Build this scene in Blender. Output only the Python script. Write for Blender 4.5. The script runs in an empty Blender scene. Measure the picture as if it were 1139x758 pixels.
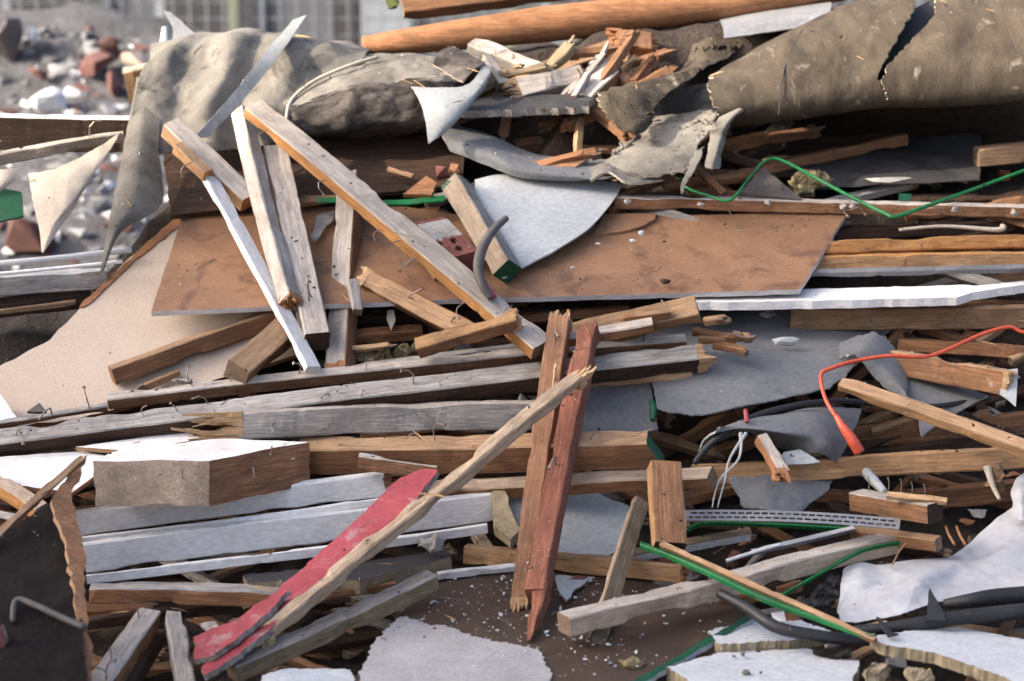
import bpy, bmesh, math, random
from mathutils import Vector, Matrix, noise
random.seed(7)
R = math.radians
sc = bpy.context.scene
C = sc.collection

# ------------------------------------------------------------------ camera, sky, sun, exposure
CAM = Vector((0, 0, 1.75)); PITCH = R(10); HF = R(28); FPX = 569.5/math.tan(HF/2)
cd = bpy.data.cameras.new('camera'); co = bpy.data.objects.new('camera', cd); C.objects.link(co)
co.location = CAM; co.rotation_euler = (R(90)-PITCH, 0, 0)
cd.sensor_width = 36; cd.lens = 18/math.tan(HF/2); cd.clip_end = 2000
cd.dof.use_dof = True; cd.dof.focus_distance = 4.9; cd.dof.aperture_fstop = 2.8
sc.camera = co; sc.render.filter_size = 1.1
SUN_EL = R(27); SUN_AZ = R(18)          # low, from the left
sdir = Vector((-math.cos(SUN_EL)*math.cos(SUN_AZ), -math.cos(SUN_EL)*math.sin(SUN_AZ), math.sin(SUN_EL)))
w = bpy.data.worlds.new('World'); sc.world = w; w.use_nodes = True
sky = w.node_tree.nodes.new('ShaderNodeTexSky'); sky.sky_type = 'NISHITA'; sky.sun_disc = False
sky.sun_elevation = SUN_EL; sky.sun_rotation = math.atan2(sdir.x, sdir.y); sky.dust_density = 7; sky.air_density = 0.55; sky.ozone_density = 1.0
bg = w.node_tree.nodes['Background']; bg.inputs[1].default_value = 0.15
w.node_tree.links.new(sky.outputs[0], bg.inputs[0])
sl = bpy.data.lights.new('sun', 'SUN'); so = bpy.data.objects.new('sun', sl); C.objects.link(so)
sl.energy = 2.35; sl.angle = R(1.2); sl.color = (1, .84, .66)
so.rotation_euler = (-sdir).to_track_quat('-Z', 'Y').to_euler()
sc.view_settings.view_transform = 'Standard'; sc.view_settings.look = 'None'; sc.view_settings.gamma = 1
sc.view_settings.exposure = 1.88

# ------------------------------------------------------------------ pixels to places on the heap's slope
SL = [(-60, 6.05), (0, 5.9), (150, 5.6), (300, 5.25), (450, 4.95), (600, 4.7), (758, 4.3), (860, 4.0)]
def S(py):
    if py <= SL[0][0]: return SL[0][1]
    for (a, ya), (b, yb) in zip(SL, SL[1:]):
        if py <= b: return ya + (yb-ya)*(py-a)/(b-a)
    return SL[-1][1]
UP = Vector((0, math.sin(PITCH), math.cos(PITCH))); FW = Vector((0, math.cos(PITCH), -math.sin(PITCH)))
def ray(px, py): return FW + Vector(((px-569.5)/FPX, 0, 0)) + UP*((379-py)/FPX)
def PY(px, py, Y):
    r = ray(px, py); return CAM + r*(Y/r.y)
def P(px, py, d=0): return PY(px, py, S(py)-d)      # d: metres in front of the heap's slope
def mpp(p): return (p-CAM).dot(FW)/FPX

# ------------------------------------------------------------------ materials
def newmat(name):
    m = bpy.data.materials.new(name); m.use_nodes = True
    nt = m.node_tree; return m, nt, nt.nodes['Principled BSDF'], nt.links.new
def nd(nt, t, **kw):
    n = nt.nodes.new(t)
    for k, v in kw.items(): setattr(n, k, v)
    return n
def coords(nt, L, scale, rnd=True):
    tc = nd(nt, 'ShaderNodeTexCoord'); mp = nd(nt, 'ShaderNodeMapping'); mp.inputs['Scale'].default_value = scale
    if rnd:
        oi = nd(nt, 'ShaderNodeObjectInfo'); ml = nd(nt, 'ShaderNodeMath', operation='MULTIPLY'); ml.inputs[1].default_value = 41.0
        L(oi.outputs['Random'], ml.inputs[0])
        ad = nd(nt, 'ShaderNodeVectorMath', operation='ADD'); L(tc.outputs['Object'], ad.inputs[0]); L(ml.outputs[0], ad.inputs[1])
        L(ad.outputs[0], mp.inputs['Vector'])
    else: L(tc.outputs['Object'], mp.inputs['Vector'])
    return mp.outputs[0]
def noi(nt, L, vec, scale, detail=5, dist=0, rough=.6):
    n = nd(nt, 'ShaderNodeTexNoise'); n.inputs['Scale'].default_value = scale; n.inputs['Detail'].default_value = detail
    n.inputs['Distortion'].default_value = dist; n.inputs['Roughness'].default_value = rough; L(vec, n.inputs['Vector']); return n.outputs['Fac']
def ramp(nt, L, fac, stops):
    r = nd(nt, 'ShaderNodeValToRGB'); e = r.color_ramp.elements
    while len(e) < len(stops): e.new(.5)
    for el, (p, c) in zip(e, stops): el.position = p; el.color = (*c, 1) if len(c) == 3 else c
    L(fac, r.inputs[0]); return r.outputs[0]
def mix(nt, L, fac, a, b, mode='MIX'):
    m = nd(nt, 'ShaderNodeMixRGB', blend_type=mode)
    for i, v in ((0, fac), (1, a), (2, b)):
        if isinstance(v, (int, float)): m.inputs[i].default_value = v
        elif isinstance(v, tuple): m.inputs[i].default_value = (*v, 1)
        else: L(v, m.inputs[i])
    return m.outputs[0]
def bump(nt, L, h, bs, strength, dist):
    b = nd(nt, 'ShaderNodeBump'); b.inputs['Strength'].default_value = strength; b.inputs['Distance'].default_value = dist
    L(h, b.inputs['Height']); L(b.outputs[0], bs.inputs['Normal'])
def vary(nt, L, col, lo=.8, hi=1.2):
    oi = nd(nt, 'ShaderNodeObjectInfo'); mr = nd(nt, 'ShaderNodeMapRange'); mr.inputs['To Min'].default_value = lo; mr.inputs['To Max'].default_value = hi
    L(oi.outputs['Random'], mr.inputs[0]); h = nd(nt, 'ShaderNodeHueSaturation'); L(mr.outputs[0], h.inputs['Value']); L(col, h.inputs['Color']); return h.outputs[0]
B0, B1 = (0, 0, 0), (1, 1, 1)
def wood(name, c1, c2, dirt=(.07, .055, .045), da=.5, speck=.5, saw=.0):
    m, nt, bs, L = newmat(name)
    g = noi(nt, L, coords(nt, L, (1.3, 26, 26)), 7, 6, .5, .65)
    g2 = noi(nt, L, coords(nt, L, (.9, 9, 9)), 5, 4, 1.6)
    col = ramp(nt, L, g, [(.25, tuple(x*.85 for x in c2)), (.46, c2), (.72, c1)])
    ring = ramp(nt, L, g2, [(.40, B1), (.485, (.45, .42, .40)), (.52, B1), (.60, (.7, .68, .66)), (.64, B1)])
    col = mix(nt, L, .36, col, ring, 'MULTIPLY')
    d = noi(nt, L, coords(nt, L, (1.6, 3, 3)), 7, 8, .3, .7)
    df = ramp(nt, L, d, [(.47, B0), (.72, (da,)*3)])
    col = mix(nt, L, df, col, dirt)
    ck = noi(nt, L, coords(nt, L, (.5, 15, 15)), 4, 3, .3)
    cf = ramp(nt, L, ck, [(.493, B0), (.50, (.55,)*3), (.507, B0)])
    col = mix(nt, L, cf, col, tuple(x*.28 for x in c2))
    st = noi(nt, L, coords(nt, L, (2.2, 4, 4)), 2.2, 5, .6)
    col = mix(nt, L, 1., col, ramp(nt, L, st, [(.3, (.72, .70, .68)), (.7, (1.18, 1.17, 1.15))]), 'MULTIPLY')
    mo = noi(nt, L, coords(nt, L, (1, 1.6, 1.6)), 13, 7, .5, .7)
    mf = ramp(nt, L, mo, [(.665, B0), (.70, (.7*speck+.1,)*3)])
    col = mix(nt, L, mf, col, (.50, .47, .43))
    s = noi(nt, L, coords(nt, L, (1, 1.3, 1.3)), 150, 3)
    sf = ramp(nt, L, s, [(.66, B0), (.73, (speck,)*3)])
    col = mix(nt, L, sf, col, (.55, .52, .48))
    L(vary(nt, L, col), bs.inputs['Base Color'])
    bs.inputs['Roughness'].default_value = .82; bs.inputs['Specular IOR Level'].default_value = .25
    h = mix(nt, L, .35, g, s); h = mix(nt, L, cf, h, (0., 0., 0.))
    if saw:
        sw = noi(nt, L, coords(nt, L, (60, 2, 2)), 3, 2); h = mix(nt, L, saw, h, sw)
    bump(nt, L, h, bs, .8, .004)
    return m
def plain(name, c1, c2, sc1=6, spots=None, spos=(.62, .7), rough=.75, bs_=.4, bd=.003, fine=90, spec=.3, stretch=(1, 1, 1), lo=.9, hi=1.1, metal=0):
    m, nt, bs, L = newmat(name)
    v = coords(nt, L, stretch)
    a = noi(nt, L, v, sc1, 8, .4, .68); f = noi(nt, L, v, fine, 4)
    col = ramp(nt, L, a, [(.34, c2), (.66, c1)])
    fm = ramp(nt, L, f, [(.3, (.72,)*3), (.7, (1.18,)*3)]); col = mix(nt, L, .7, col, fm, 'MULTIPLY')
    h = f
    if spots:
        s = noi(nt, L, v, sc1*1.7, 7, .8, .72); sf = ramp(nt, L, s, [(spos[0], B0), (spos[1], B1)]); col = mix(nt, L, sf, col, spots)
        h = mix(nt, L, .5, f, s)
    L(vary(nt, L, col, lo, hi), bs.inputs['Base Color'])
    bs.inputs['Roughness'].default_value = rough; bs.inputs['Specular IOR Level'].default_value = spec; bs.inputs['Metallic'].default_value = metal
    bump(nt, L, h, bs, bs_, bd); return m
M = dict(
 grey=wood('weathered_grey_wood', (.51, .49, .46), (.33, .315, .295), da=.5),
 pale=wood('pale_silvered_wood', (.61, .565, .51), (.46, .415, .365), da=.35, speck=.3),
 brown=wood('brown_wood', (.41, .215, .115), (.23, .118, .06), da=.6, speck=.35),
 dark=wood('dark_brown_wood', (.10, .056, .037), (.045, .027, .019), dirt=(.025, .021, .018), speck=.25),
 tan=wood('tan_wood', (.53, .36, .22), (.37, .235, .135), da=.45, speck=.3),
 beige=wood('beige_wood', (.58, .47, .37), (.44, .345, .26), da=.35, speck=.3, saw=.3),
 orange=wood('orange_pine', (.60, .33, .13), (.45, .22, .08), da=.35, speck=.15),
 honey=wood('honey_pine', (.52, .33, .17), (.38, .22, .11), da=.35, speck=.2),
 red=wood('reddish_wood', (.38, .155, .10), (.23, .09, .056), da=.45, speck=.5),
 fresh=wood('fresh_split_wood', (.66, .49, .30), (.42, .27, .145), da=.35, speck=.1),
 lath=wood('pale_split_wood', (.60, .49, .36), (.36, .27, .185), da=.4, speck=.1),
 pink=wood('pinkish_tan_wood', (.50, .28, .17), (.33, .175, .10), da=.45, speck=.4),
 soot=plain('sooty_steel', (.022, .017, .015), (.007, .006, .006), 6, (.07, .045, .033), (.60, .74), rough=.9, spec=.08, bs_=.6, bd=.006, stretch=(2.5, 1, .7)),
 olive=wood('olive_grey_wood', (.36, .29, .19), (.23, .18, .115), da=.5, speck=.4),
 rust=wood('rusty_orange_wood', (.50, .26, .13), (.32, .155, .075), dirt=(.12, .06, .035), da=.6, speck=.3),
 endg=wood('sawn_end_wood', (.34, .25, .18), (.20, .14, .10), da=.5, speck=.3),
 greenp=plain('green_paint', (.012, .095, .045), (.008, .055, .03), 12, (.10, .09, .07), (.6, .68), rough=.5),
 green=plain('green_plastic', (.012, .20, .055), (.010, .11, .035), 9, (.12, .13, .10), (.58, .70), rough=.42, bs_=.2, spec=.4),
 white=plain('white_paint', (.82, .81, .79), (.72, .71, .69), 5, (.30, .25, .20), (.64, .69), rough=.6, bs_=.35, stretch=(.5, 1.5, 1.5)),
 wgrey=plain('soiled_white_paint', (.66, .66, .65), (.46, .46, .45), 6, (.16, .14, .12), (.66, .71), rough=.65, stretch=(.5, 1.5, 1.5)),
 board=plain('brown_hardboard', (.30, .165, .09), (.20, .108, .06), 5, (.14, .076, .045), (.52, .64), rough=.6, bs_=.5, fine=150, spec=.35),
 plaster=plain('beige_plasterboard', (.56, .465, .375), (.48, .39, .31), 2.2, (.40, .28, .18), (.64, .74), rough=.9, bs_=.2, fine=260),
 dusty=plain('sunlit_dusty_wood', (.76, .73, .69), (.58, .545, .50), 9, (.34, .27, .20), (.62, .70), rough=.95, bs_=.6, fine=160),  # dust tone whitened to carry the sun on the timber block's top
 pvc=plain('pale_grey_sheet', (.45, .47, .475), (.36, .38, .385), 5, (.24, .235, .22), (.66, .74), rough=.55, bs_=.08),
 pvcm=plain('mid_grey_sheet', (.31, .33, .335), (.22, .235, .24), 6, (.12, .115, .105), (.60, .72), rough=.6, bs_=.15),
 pvcd=plain('grey_sheet', (.19, .195, .20), (.12, .125, .13), 4, (.09, .088, .085), (.60, .74), rough=.6, bs_=.1),
 felt=plain('grey_felt', (.235, .222, .195), (.10, .095, .084), 6, (.045, .042, .038), (.56, .70), rough=.95, bs_=.9, fine=200, spec=.15),
 feltw=plain('cream_felt', (.54, .475, .385), (.38, .33, .265), 7, (.22, .18, .14), (.64, .74), rough=.95, bs_=.5, fine=180, spec=.15),
 char=plain('charred_felt', (.15, .13, .115), (.028, .024, .022), 6, (.015, .013, .012), (.46, .60), rough=.9, bs_=.8, bd=.006, stretch=(.7, 1.3, 1.3)),
 roof=plain('khaki_roofing_felt', (.108, .086, .060), (.036, .029, .021), 5, (.24, .21, .17), (.59, .70), stretch=(2.2, 1, .6), rough=.85, bs_=.8, bd=.004, fine=140, spec=.25),
 black=plain('black_rubber', (.030, .030, .033), (.015, .015, .017), 8, (.10, .10, .10), (.66, .76), rough=.5, spec=.4),
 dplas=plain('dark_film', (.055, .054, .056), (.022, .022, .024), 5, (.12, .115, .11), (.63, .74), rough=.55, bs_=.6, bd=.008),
 rubber=plain('grey_rubber', (.14, .125, .115), (.08, .07, .066), 10, rough=.6),
 metal=plain('dull_zinc', (.34, .35, .36), (.24, .25, .26), 8, (.22, .20, .18), (.66, .76), rough=.5, metal=.35),
 nail=plain('rusty_nail', (.36, .31, .28), (.18, .12, .085), 60, rough=.5, metal=.6),
 film=plain('white_plastic_film', (.64, .65, .67), (.52, .53, .55), 4, (.30, .29, .28), (.66, .8), rough=.4, bs_=.3, bd=.006, fine=40),
 foam=plain('yellow_foam', (.36, .30, .20), (.19, .155, .10), 14, (.10, .08, .055), (.60, .72), rough=.95, bs_=1, bd=.008, fine=70),
 skin=plain('white_panel_skin', (.56, .58, .59), (.44, .46, .47), 4, (.26, .24, .22), (.66, .73), rough=.7, bs_=.15),
 lino=plain('dark_brown_board', (.082, .052, .034), (.045, .03, .021), 7, (.17, .14, .12), (.64, .72), rough=.65, fine=160, bs_=.6),
 linog=plain('grey_worn_coating', (.43, .42, .415), (.31, .30, .295), 6, (.10, .08, .07), (.655, .70), rough=.85, fine=170, bs_=.6),
 redp=plain('red_paint', (.40, .075, .09), (.25, .042, .05), 9, (.40, .27, .27), (.56, .74), rough=.6, bs_=.6, stretch=(1, 1, 1)),
 torn=plain('torn_fibre', (.40, .37, .34), (.10, .085, .07), 30, rough=.95, bs_=1, bd=.006),
 brick=plain('red_brick', (.24, .092, .072), (.14, .056, .045), 12, (.40, .35, .31), (.63, .70), rough=.9, bs_=.8),
 brickd=plain('dusty_brick', (.15, .072, .062), (.095, .05, .045), 9, (.22, .19, .18), (.58, .68), rough=.95, bs_=.8, lo=.6, hi=1.3),
 mortar=plain('mortar', (.42, .40, .37), (.28, .265, .245), 16, rough=.95, bs_=1),
 conc=plain('concrete', (.25, .256, .27), (.13, .133, .142), 5, rough=.95, bs_=.8, bd=.01, lo=.55, hi=1.3),
 rubdirt=plain('rubble_fines', (.12, .122, .13), (.05, .051, .055), 7, (.22, .225, .235), (.6, .68), rough=.95, bs_=1, bd=.05, fine=40),
 concw=plain('white_plaster', (.60, .62, .64), (.48, .50, .51), 6, rough=.9),
 cord=plain('orange_cord_sheath', (.62, .10, .045), (.50, .075, .035), 12, rough=.4, bs_=.1, spec=.5),
 wool=plain('mineral_wool', (.30, .25, .135), (.13, .105, .06), 25, (.05, .04, .03), (.58, .7), rough=1, bs_=1, bd=.012, fine=120),
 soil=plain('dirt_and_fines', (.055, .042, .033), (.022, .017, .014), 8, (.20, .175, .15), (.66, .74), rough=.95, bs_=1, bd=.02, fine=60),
 earth=plain('ground_dirt', (.20, .175, .15), (.12, .105, .09), 1.2, (.27, .25, .23), (.6, .7), rough=.95, bs_=1, bd=.02, fine=30),
 wall=plain('grey_render', (.10, .112, .13), (.075, .085, .10), .8, rough=.9),
 wallp=plain('pale_cladding', (.22, .25, .285), (.18, .205, .235), .8, rough=.7),
 gap=plain('dark_opening', (.04, .042, .05), (.03, .03, .035), 1, rough=.6),
 fence=plain('galvanised_wire', (.15, .165, .175), (.12, .13, .14), 3, rough=.6),
 post=plain('olive_post', (.17, .19, .15), (.13, .15, .115), 3, rough=.6),
 stain=plain('damp_stain', (.185, .10, .06), (.145, .08, .048), 9, rough=.5, fine=150),
 leaf=plain('leaf', (.10, .12, .03), (.06, .08, .02), 9, rough=.6),
)

def translucent():
    m = M['film']; nt = m.node_tree; bs = nt.nodes['Principled BSDF']; out = nt.nodes['Material Output']
    tr = nd(nt, 'ShaderNodeBsdfTranslucent'); tr.inputs[0].default_value = (.62, .63, .65, 1); mx = nd(nt, 'ShaderNodeMixShader'); mx.inputs[0].default_value = .35
    nt.links.new(bs.outputs[0], mx.inputs[1]); nt.links.new(tr.outputs[0], mx.inputs[2]); nt.links.new(mx.outputs[0], out.inputs[0])
translucent()
# ------------------------------------------------------------------ objects
CATS = {}
def link(name, me, mats, parent=None, label=None, cat=None, group=None, kind=None, mw=None, smooth=False):
    o = bpy.data.objects.new(name, me); C.objects.link(o)
    for m in mats: me.materials.append(M[m])
    if smooth:
        for p in me.polygons: p.use_smooth = True
    if mw is not None: o.matrix_basis = mw
    if parent is not None:
        o.parent = parent; o.matrix_parent_inverse = parent.matrix_basis.inverted()
    if label: o['label'] = label
    if cat: o['category'] = cat
    if group: o['group'] = group
    if kind: o['kind'] = kind
    return o
def nz(v, s=1.0, seed=0): return noise.noise(Vector((v[0]*s+seed*7.13, v[1]*s-seed*3.7, v[2]*s+seed*1.9)))
SEED = [0]
def nail_mesh(L=.05, r=.0018, bend=.5, head=True):
    bm = bmesh.new()
    pts = [Vector((0, 0, -.004)), Vector((0, 0, L*.55)), Vector((bend*L*.25, 0, L*.8)), Vector((bend*L*.62, 0, L*(1-abs(bend)*.18)))]
    sweep(bm, pts, [r]*4, 6)
    if head: sweep(bm, [pts[3], pts[3]+(pts[3]-pts[2]).normalized()*.002], [r*2.3]*2, 8)
    me = bpy.data.meshes.new('nail'); bm.to_mesh(me); bm.free(); me.materials.append(M['nail']); return me
def sweep(bm, pts, rad, n=8, squash=None):
    """tube through pts; squash = (axis vector, factor) flattens its section along that axis"""
    prev = None; rings = []
    for i, p in enumerate(pts):
        t = (pts[min(i+1, len(pts)-1)]-pts[max(i-1, 0)])
        if t.length < 1e-9: t = Vector((0, 0, 1))
        t.normalize()
        if prev is None:
            a = Vector((0, 0, 1)) if abs(t.z) < .8 else Vector((1, 0, 0)); a = a-t*a.dot(t)
        else: a = prev-t*prev.dot(t)
        a.normalize(); prev = a; b = t.cross(a); ring = []
        for k in range(n):
            an = 2*math.pi*k/n; o = (a*math.cos(an)+b*math.sin(an))*rad[i]
            if squash: ax, f = squash; o -= ax*(o.dot(ax)*(1-f))
            ring.append(bm.verts.new(p+o))
        rings.append(ring)
    for r0, r1 in zip(rings, rings[1:]):
        for k in range(n): bm.faces.new((r0[k], r0[(k+1) % n], r1[(k+1) % n], r1[k]))
    bm.faces.new(rings[0][::-1]); bm.faces.new(rings[-1])
def cr(pts, k=6):
    out = []
    for i in range(len(pts)-1):
        p0, p1, p2, p3 = pts[max(i-1, 0)], pts[i], pts[i+1], pts[min(i+2, len(pts)-1)]
        for j in range(k):
            t = j/k; out.append(.5*((2*p1)+(p2-p0)*t+(2*p0-5*p1+4*p2-p3)*t*t+(3*p1-p0-3*p2+p3)*t**3))
    out.append(pts[-1].copy()); return out
NAILS = []
def bat(name, label, A, B, pl, pr, mats='brown', ea='cut', eb='cut', r=1., t=.03, nails=0, cat='timber', ska=(0, 0), skb=(0, 0),
        bow=0., parent=None, group=None, spl=.05, taperB=1., rough=1.05, kind=None, nside='l'):
    """squared timber; A-B is the edge between its two visible faces, pl / pr the widths in pixels those faces show left / right of A-B"""
    SEED[0] += 1; sd = SEED[0]; rn = random.Random(sd*17+3)
    a_, b_ = P(*A), P(*B); mid = (a_+b_)/2; u = (b_-a_); L = u.length; u.normalize()
    v = (CAM-mid).normalized(); v = (v-u*v.dot(u)).normalized(); wv = v.cross(u)
    mp = mpp(mid)
    if pr <= 0: th = R(7); wa = pl*mp/math.cos(th); wb = t
    elif pl <= 0: th = R(83); wb = pr*mp/math.sin(th); wa = t
    else: th = math.atan(pr*r/pl); wa = pl*mp/math.cos(th); wb = pr*mp/math.sin(th)
    e1 = wv*math.cos(th)-v*math.sin(th); e2 = -wv*math.sin(th)-v*math.cos(th)
    mw = Matrix.Translation(a_) @ Matrix((u, e1, -e2)).transposed().to_4x4()
    if isinstance(mats, str): mats = (mats, mats, 'endg')
    bm = bmesh.new(); n = max(4, int(L/.016)); c = min(.003, wa*.12, wb*.12); rings = []; bow = bow or rn.gauss(0, .005)*min(1, L)
    sec = [(c, 0, 0), (wa-c, 0, 0), (wa, -c, 3), (wa, -wb+c, 3), (wa-c, -wb, 3), (c, -wb, 3), (0, -wb+c, 1), (0, -c, 1)]
    for i in range(n+1):
        f = i/n; x = L*f; ring = []; tp = 1+(taperB-1)*f
        bw = bow*4*f*(1-f)
        for k, (y, z, _) in enumerate(sec):
            q = .0011*rough
            jy = q*nz((x*14, k*1.7, 0), 1, sd)+.003*rough*nz((x*2.4, 0, 0), 1, sd+50)
            jz = q*nz((x*14, k*1.7, 9), 1, sd)+.003*rough*nz((x*2.4, 5, 0), 1, sd+90)
            g1 = max(0, nz((x*9, (k+1)//2 % 4*3.1, 4), 1, sd+7)-.22)*.016*min(rough, 2)+max(0, nz((x*40, (k+1)//2 % 4*3.1, 4), 1, sd+8)-.3)*.006
            g1 = min(g1, .16*min(wa, wb)); jy += (wa/2-y)/(wa/2)*g1; jz += (-wb/2-z)/(wb/2)*g1
            xx = x
            if i == 0: xx += ska[0]*(y-wa/2)+ska[1]*(z+wb/2)
            if i == n: xx += skb[0]*(y-wa/2)+skb[1]*(z+wb/2)
            yy = wa/2+(y-wa/2)*tp; zz = -wb/2+(z+wb/2)*tp
            ring.append(bm.verts.new((xx, yy+jy, zz+jz+bw)))
        rings.append(ring)
    fm = [0, 3, 3, 3, 3, 1, 1, 0]
    for r0, r1 in zip(rings, rings[1:]):
        for k in range(8):
            f = bm.faces.new((r0[k], r0[(k+1) % 8], r1[(k+1) % 8], r1[k])); f.material_index = fm[k]
    f = bm.faces.new(rings[0][::-1]); f.material_index = 2
    f = bm.faces.new(rings[-1]); f.material_index = 2
    for end, x0, sg, rg in ((ea, 0, -1, rings[0]), (eb, L, 1, rings[-1])):
        if end != 'split': continue
        tp = taperB if sg > 0 else 1
        ny = max(2, int(wa/.010)); nzc = max(2, int(wb/.010)); sl_ = rn.uniform(-1, 1)
        for iy in range(ny):
            for iz in range(nzc):
                y0 = wa*iy/ny; y1 = wa*(iy+1)/ny; z0 = -wb*iz/nzc; z1 = -wb*(iz+1)/nzc
                y0, y1 = [wa/2+(q-wa/2)*tp for q in (y0, y1)]; z0, z1 = [-wb/2+(q+wb/2)*tp for q in (z0, z1)]
                ln = spl*(.15+.85*rn.random()**1.8)*(1+.5*sl_*(iy/ny-.5)*2); sh = rn.uniform(.05, .55)
                dy, dz = rn.gauss(0, .1)*ln, rn.gauss(0, .1)*ln
                cy, cz = (y0+y1)/2, (z0+z1)/2; vs = []
                for xx, s_, oy, oz in ((x0-sg*.012, .98, 0, 0), (x0+sg*ln*.55, .85, dy*.2, dz*.2), (x0+sg*ln, sh, dy, dz)):
                    vs.append([bm.verts.new((xx+rn.uniform(-.003, .003), cy+(yy-cy)*s_+oy, cz+(zz-cz)*s_+oz)) for yy, zz in ((y0, z0), (y1, z0), (y1, z1), (y0, z1))])
                for q0, q1 in zip(vs, vs[1:]):
                    for k in range(4): bm.faces.new((q0[k], q0[(k+1) % 4], q1[(k+1) % 4], q1[k])).material_index = 2
                bm.faces.new(vs[-1]).material_index = 2
    bmesh.ops.recalc_face_normals(bm, faces=bm.faces)
    me = bpy.data.meshes.new(name); bm.to_mesh(me); bm.free()
    o = link(name, me, (mats[0], mats[1], mats[2], mats[1]), parent, None if parent else label, None if parent else cat, group, kind, mw)
    if not NAILS:
        for bd in (.9, -.8, .2, 1.3): NAILS.append(nail_mesh(bend=bd))
    for i in range(nails):
        q = bpy.data.objects.new('nail', rn.choice(NAILS)); C.objects.link(q); q.parent = o
        fx = L*rn.uniform(.06, .94)
        if nside == 'l': q.location = (fx, wa*rn.uniform(.2, .8), 0); q.rotation_euler = (rn.uniform(-.4, .4), rn.uniform(-.5, .5), rn.uniform(0, 6.3))
        else: q.location = (fx, 0, -wb*rn.uniform(.2, .8)); q.rotation_euler = (R(90)+rn.uniform(-.4, .4), rn.uniform(-.5, .5), 0)
        s = rn.uniform(.5, 1.15); q.scale = (s, s, s)
    return o
def grid_bez(rows, k):
    rows = [cr(r, k) for r in rows]
    cols = [cr([r[j] for r in rows], k) for j in range(len(rows[0]))]
    return [[cols[j][i] for j in range(len(cols))] for i in range(len(cols[0]))]
def fbm(p, sc_, sd, oct_=4):
    a = 0; w_ = 1; t = 0
    for o in range(oct_): a += w_*nz(p, sc_, sd+o); t += w_; w_ *= .55; sc_ *= 2.1
    return a/t
def crumple(p, f, sd):
    rn = random.Random(sd); q = p+noise.noise_vector(p*f*.8+Vector((sd, 0, 0)))*(.12/f); a = 0
    for k in range(4):
        d = Vector((rn.gauss(0, 1), rn.gauss(0, 1), rn.gauss(0, 1))).normalized(); fk = f*(.6+.55*k); t = q.dot(d)*fk+rn.random()
        w_ = abs((t % 1)-.5)*2; gate = max(0, noise.noise(p*f*.35+d*9)+.45); a += w_*gate/(1+.7*k)
    return a-.45
def sheet(name, label, rows, mat, thick=.003, wr=.004, ws=9., k=6, cat='sheet', parent=None, tear=.004, group=None, edge=None, kind=None, crease=.5, crum=0., cf=6.):
    """bent sheet through a grid of control points (px, py, d), with thickness, wrinkles, creases and a ragged rim"""
    SEED[0] += 1; sd = SEED[0]
    cp = [[P(*p) for p in r] for r in rows]
    big = max([(a-b).length for r in cp for a, b in zip(r, r[1:])]+[(a-b).length for r0, r1 in zip(cp, cp[1:]) for a, b in zip(r0, r1)])
    k = max(k, min(22, int(big/.007)))
    g = grid_bez(cp, k); nr, nc = len(g), len(g[0])
    sv = max(.02, sum((g[i+1][nc//2]-g[i][nc//2]).length for i in range(nr-1))); su = max(.02, sum((g[nr//2][j+1]-g[nr//2][j]).length for j in range(nc-1)))
    def samp(u, v):
        x = min(max(u, 0), 1)*(nc-1); y = min(max(v, 0), 1)*(nr-1); j = min(int(x), nc-2); i = min(int(y), nr-2); fx, fy = x-j, y-i
        return g[i][j].lerp(g[i][j+1], fx).lerp(g[i+1][j].lerp(g[i+1][j+1], fx), fy)
    def rag(t, seed, ln):
        q = Vector((t*ln, seed*3.3, sd*1.7))
        return tear*(abs(noise.noise(q*14))*1.6+abs(noise.noise(q*45))*1.3+abs(noise.noise(q*130))*.7)
    eL = [min(.3, rag(i/(nr-1), 1, sv)/su) for i in range(nr)]; eR = [min(.3, rag(i/(nr-1), 2, sv)/su) for i in range(nr)]
    eT = [min(.3, rag(j/(nc-1), 3, su)/sv) for j in range(nc)]; eB = [min(.3, rag(j/(nc-1), 4, su)/sv) for j in range(nc)]
    g = [[samp(eL[i]+(j/(nc-1))*(1-eL[i]-eR[i]), eT[j]+(i/(nr-1))*(1-eT[j]-eB[j])) for j in range(nc)] for i in range(nr)]
    ctr = sum((p for r in g for p in r), Vector())/(nr*nc)
    nrm = [[None]*nc for _ in range(nr)]
    for i in range(nr):
        for j in range(nc):
            a = g[min(i+1, nr-1)][j]-g[max(i-1, 0)][j]; b = g[i][min(j+1, nc-1)]-g[i][max(j-1, 0)]
            q = a.cross(b)
            if q.length < 1e-12: q = CAM-g[i][j]
            nrm[i][j] = q.normalized()
    flip = 1 if nrm[nr//2][nc//2].dot(CAM-ctr) > 0 else -1
    bm = bmesh.new(); F = []; Bk = []
    for i in range(nr):
        fr, br = [], []
        for j in range(nc):
            p = g[i][j].copy(); q = nrm[i][j]*flip
            p += q*wr*(.45*fbm(p, ws*1.6, sd)+crease*(1.5*abs(fbm(p, ws*.6, sd+9, 2))+1.0*abs(fbm(p, ws*1.7, sd+19, 2))-.35))
            if crum: p += q*crum*crumple(g[i][j], cf, sd)
            fr.append(bm.verts.new(p-ctr)); br.append(bm.verts.new(p-q*thick-ctr))
        F.append(fr); Bk.append(br)
    for i in range(nr-1):
        for j in range(nc-1):
            bm.faces.new((F[i][j], F[i][j+1], F[i+1][j+1], F[i+1][j])); bm.faces.new((Bk[i][j], Bk[i+1][j], Bk[i+1][j+1], Bk[i][j+1]))
    loop = [(0, j) for j in range(nc)]+[(i, nc-1) for i in range(1, nr)]+[(nr-1, j) for j in range(nc-2, -1, -1)]+[(i, 0) for i in range(nr-2, 0, -1)]
    for (i, j), (i2, j2) in zip(loop, loop[1:]+loop[:1]):
        bm.faces.new((F[i][j], Bk[i][j], Bk[i2][j2], F[i2][j2])).material_index = 1
    bmesh.ops.recalc_face_normals(bm, faces=bm.faces)
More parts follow.
